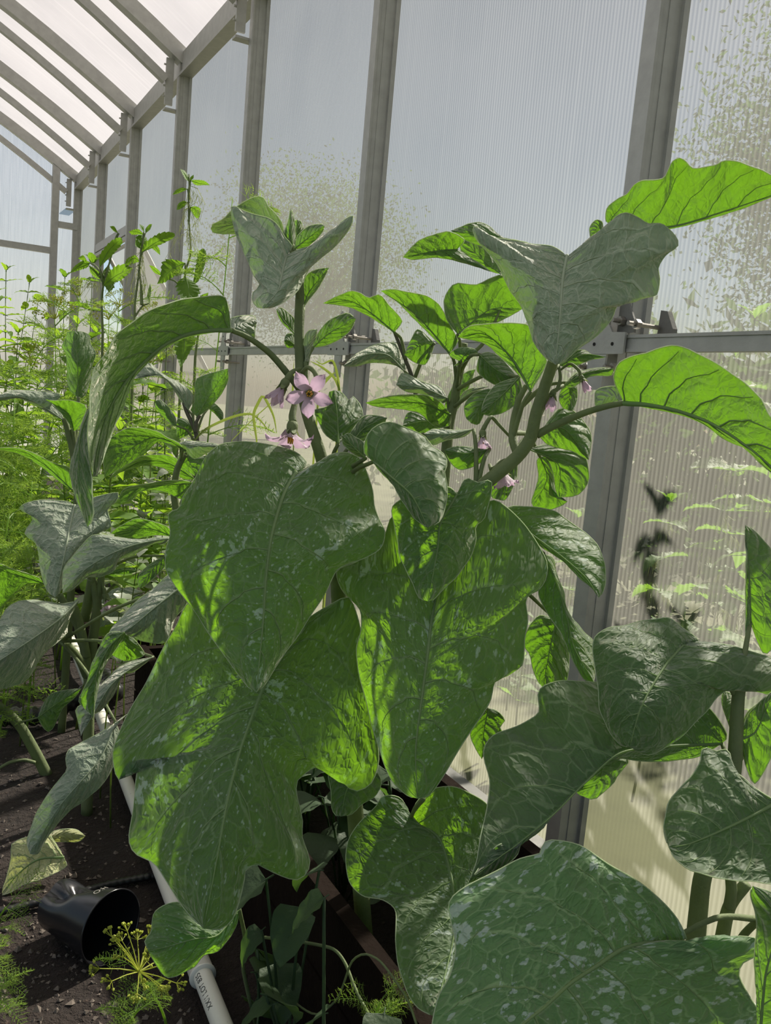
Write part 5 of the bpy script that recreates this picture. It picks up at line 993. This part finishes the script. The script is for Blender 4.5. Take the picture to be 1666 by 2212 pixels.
# pale heart-leaved bindweed between the eggplants
bl = 'bindweed with pale shiny heart leaves threading between the eggplants'
for i, (x, y, z, sz, pr) in enumerate(((320, 985, 2.0, .06, 10), (370, 1000, 1.95, .06, 10), (290, 1040, 2.08, .055, 9), (345, 1075, 1.85, .05, 9), (110, 1040, 2.1, .06, 8), (250, 1000, 2.1, .06, 10), (400, 960, 2.1, .06, 10), (300, 1120, 1.85, .055, 8), (80, 1190, 1.9, .05, 6), (230, 1110, 2.0, .055, 8), (270, 1200, 1.9, .06, 8), (160, 1000, 2.2, .06, 8))):
    herb('vine', x, y, z, bl, 400+i, sz, pr, (.02, -.02), .2, 1.2, .0018, group='bindweed in the left bed', mats=BL+BG)
# grass blades by the wall
def grass(pts, z, w_, label, c=2):
    P0 = T(c, pts); base = at(*P0[0], np.atleast_1d(z)[0]); t = tag(empty('grass_blade', (base[0], base[1], 0)), label, 'grass', 'grass blades along the wall')
    P = ats(spline(P0, 30), prof(z, np.linspace(0, 1, 30))); P = np.vstack([[base[0], base[1], 0], P]); n = len(P); wd = w_*np.sin(np.linspace(.35, PI, n))**.7
    sd_ = np.cross(np.gradient(P, axis=0), cF); sd_ /= np.linalg.norm(sd_, axis=1)[:, None]+1e-9; V = np.vstack([P+sd_*wd[:, None], P+cF*0.0006, P-sd_*wd[:, None]])-np.array(t.location)
    b = MB(); b.add(V, [(i, i+1, n+i+1, n+i) for i in range(n-1)]+[(n+i, n+i+1, 2*n+i+1, 2*n+i) for i in range(n-1)]); b.build('blade', M['grass'], t, smooth=True)
GL = 'long arching grass blade beside the wall post'
grass([(460, 1640), (430, 1560), (400, 1600)][:1]+[(440, 1480), (470, 1400), (500, 1355), (530, 1400), (570, 1490), (590, 1600)], 1.7, .003, 'grass blade bent into a hoop behind the lilac flowers')
grass([(60, 1640), (130, 1570), (250, 1510), (360, 1475), (435, 1475), (500, 1530), (550, 1600)], 1.88, .003, 'long grass blade arching out from the wall post behind the flowers')
grass([(990, 1420), (985, 1260), (950, 1130), (880, 1150), (830, 1120)], 1.9, .003, 'grass blade drooping in front of the bracket on the wall post')
grass([(1005, 1350), (960, 1240), (880, 1170), (800, 1130)], 1.9, .003, 'thin grass blade leaning under the mid rail bracket')
grass([(860, 1320), (900, 1260), (965, 1200)], 1.85, .004, 'short stiff grass blade between the flower and the wall post')
grass([(700, 1640), (690, 1400), (700, 1120)], 1.9, .0025, 'upright grass blade behind the main eggplant stem')
grass([(300, 1640), (440, 1500), (570, 1380), (640, 1260)], 1.9, .0012, 'hair-thin grass stalk slanting behind the lilac flowers')

# ------------------------------------------------------------------ nettles outside, against the sheets
ol = 'sunlit nettle growing outside, seen through the ribbed sheet beside the right-hand post'
OLAB = ['tall nettle outside whose tip reaches above the mid rail', 'sunlit nettle outside with its top next to the big post, under the rail', 'sunlit nettle outside behind the arching leaf of the right branch', 'nettle outside seen against the dark side of the big post', 'short nettle outside seen under the rail between two posts', 'nettle outside under the rail, beyond the arching leaf tip', 'nettle outside behind the spotted hanging leaf', 'shortest nettle outside, just above the downy folded leaf']
def outside(x, y, dist, h_off, seed, size, pairs, start):
    d = at(x, y, 1.0)-CAM; t_ = (PX+dist+.32)/d[0]; return herb('nettle', x, y, t_, OLAB[seed-500], seed, size*1.25, pairs, (0, .0), start, .25, .0035, group='nettles outside the wall', catk=True, spread=1.0)
for i, (x, y, ds, sz, pr, st) in enumerate(((1620, 690, .05, .10, 9, .3), (1455, 1085, .04, .085, 5, .45), (1590, 1030, .06, .09, 6, .4), (1250, 1120, .08, .09, 5, .4), (1130, 1420, .06, .09, 4, .3), (1680, 900, .05, .1, 6, .3), (1120, 1300, .10, .09, 5, .3), (1540, 1250, .05, .08, 4, .4))):
    outside(x, y, ds, 0, 500+i, sz, pr, st)
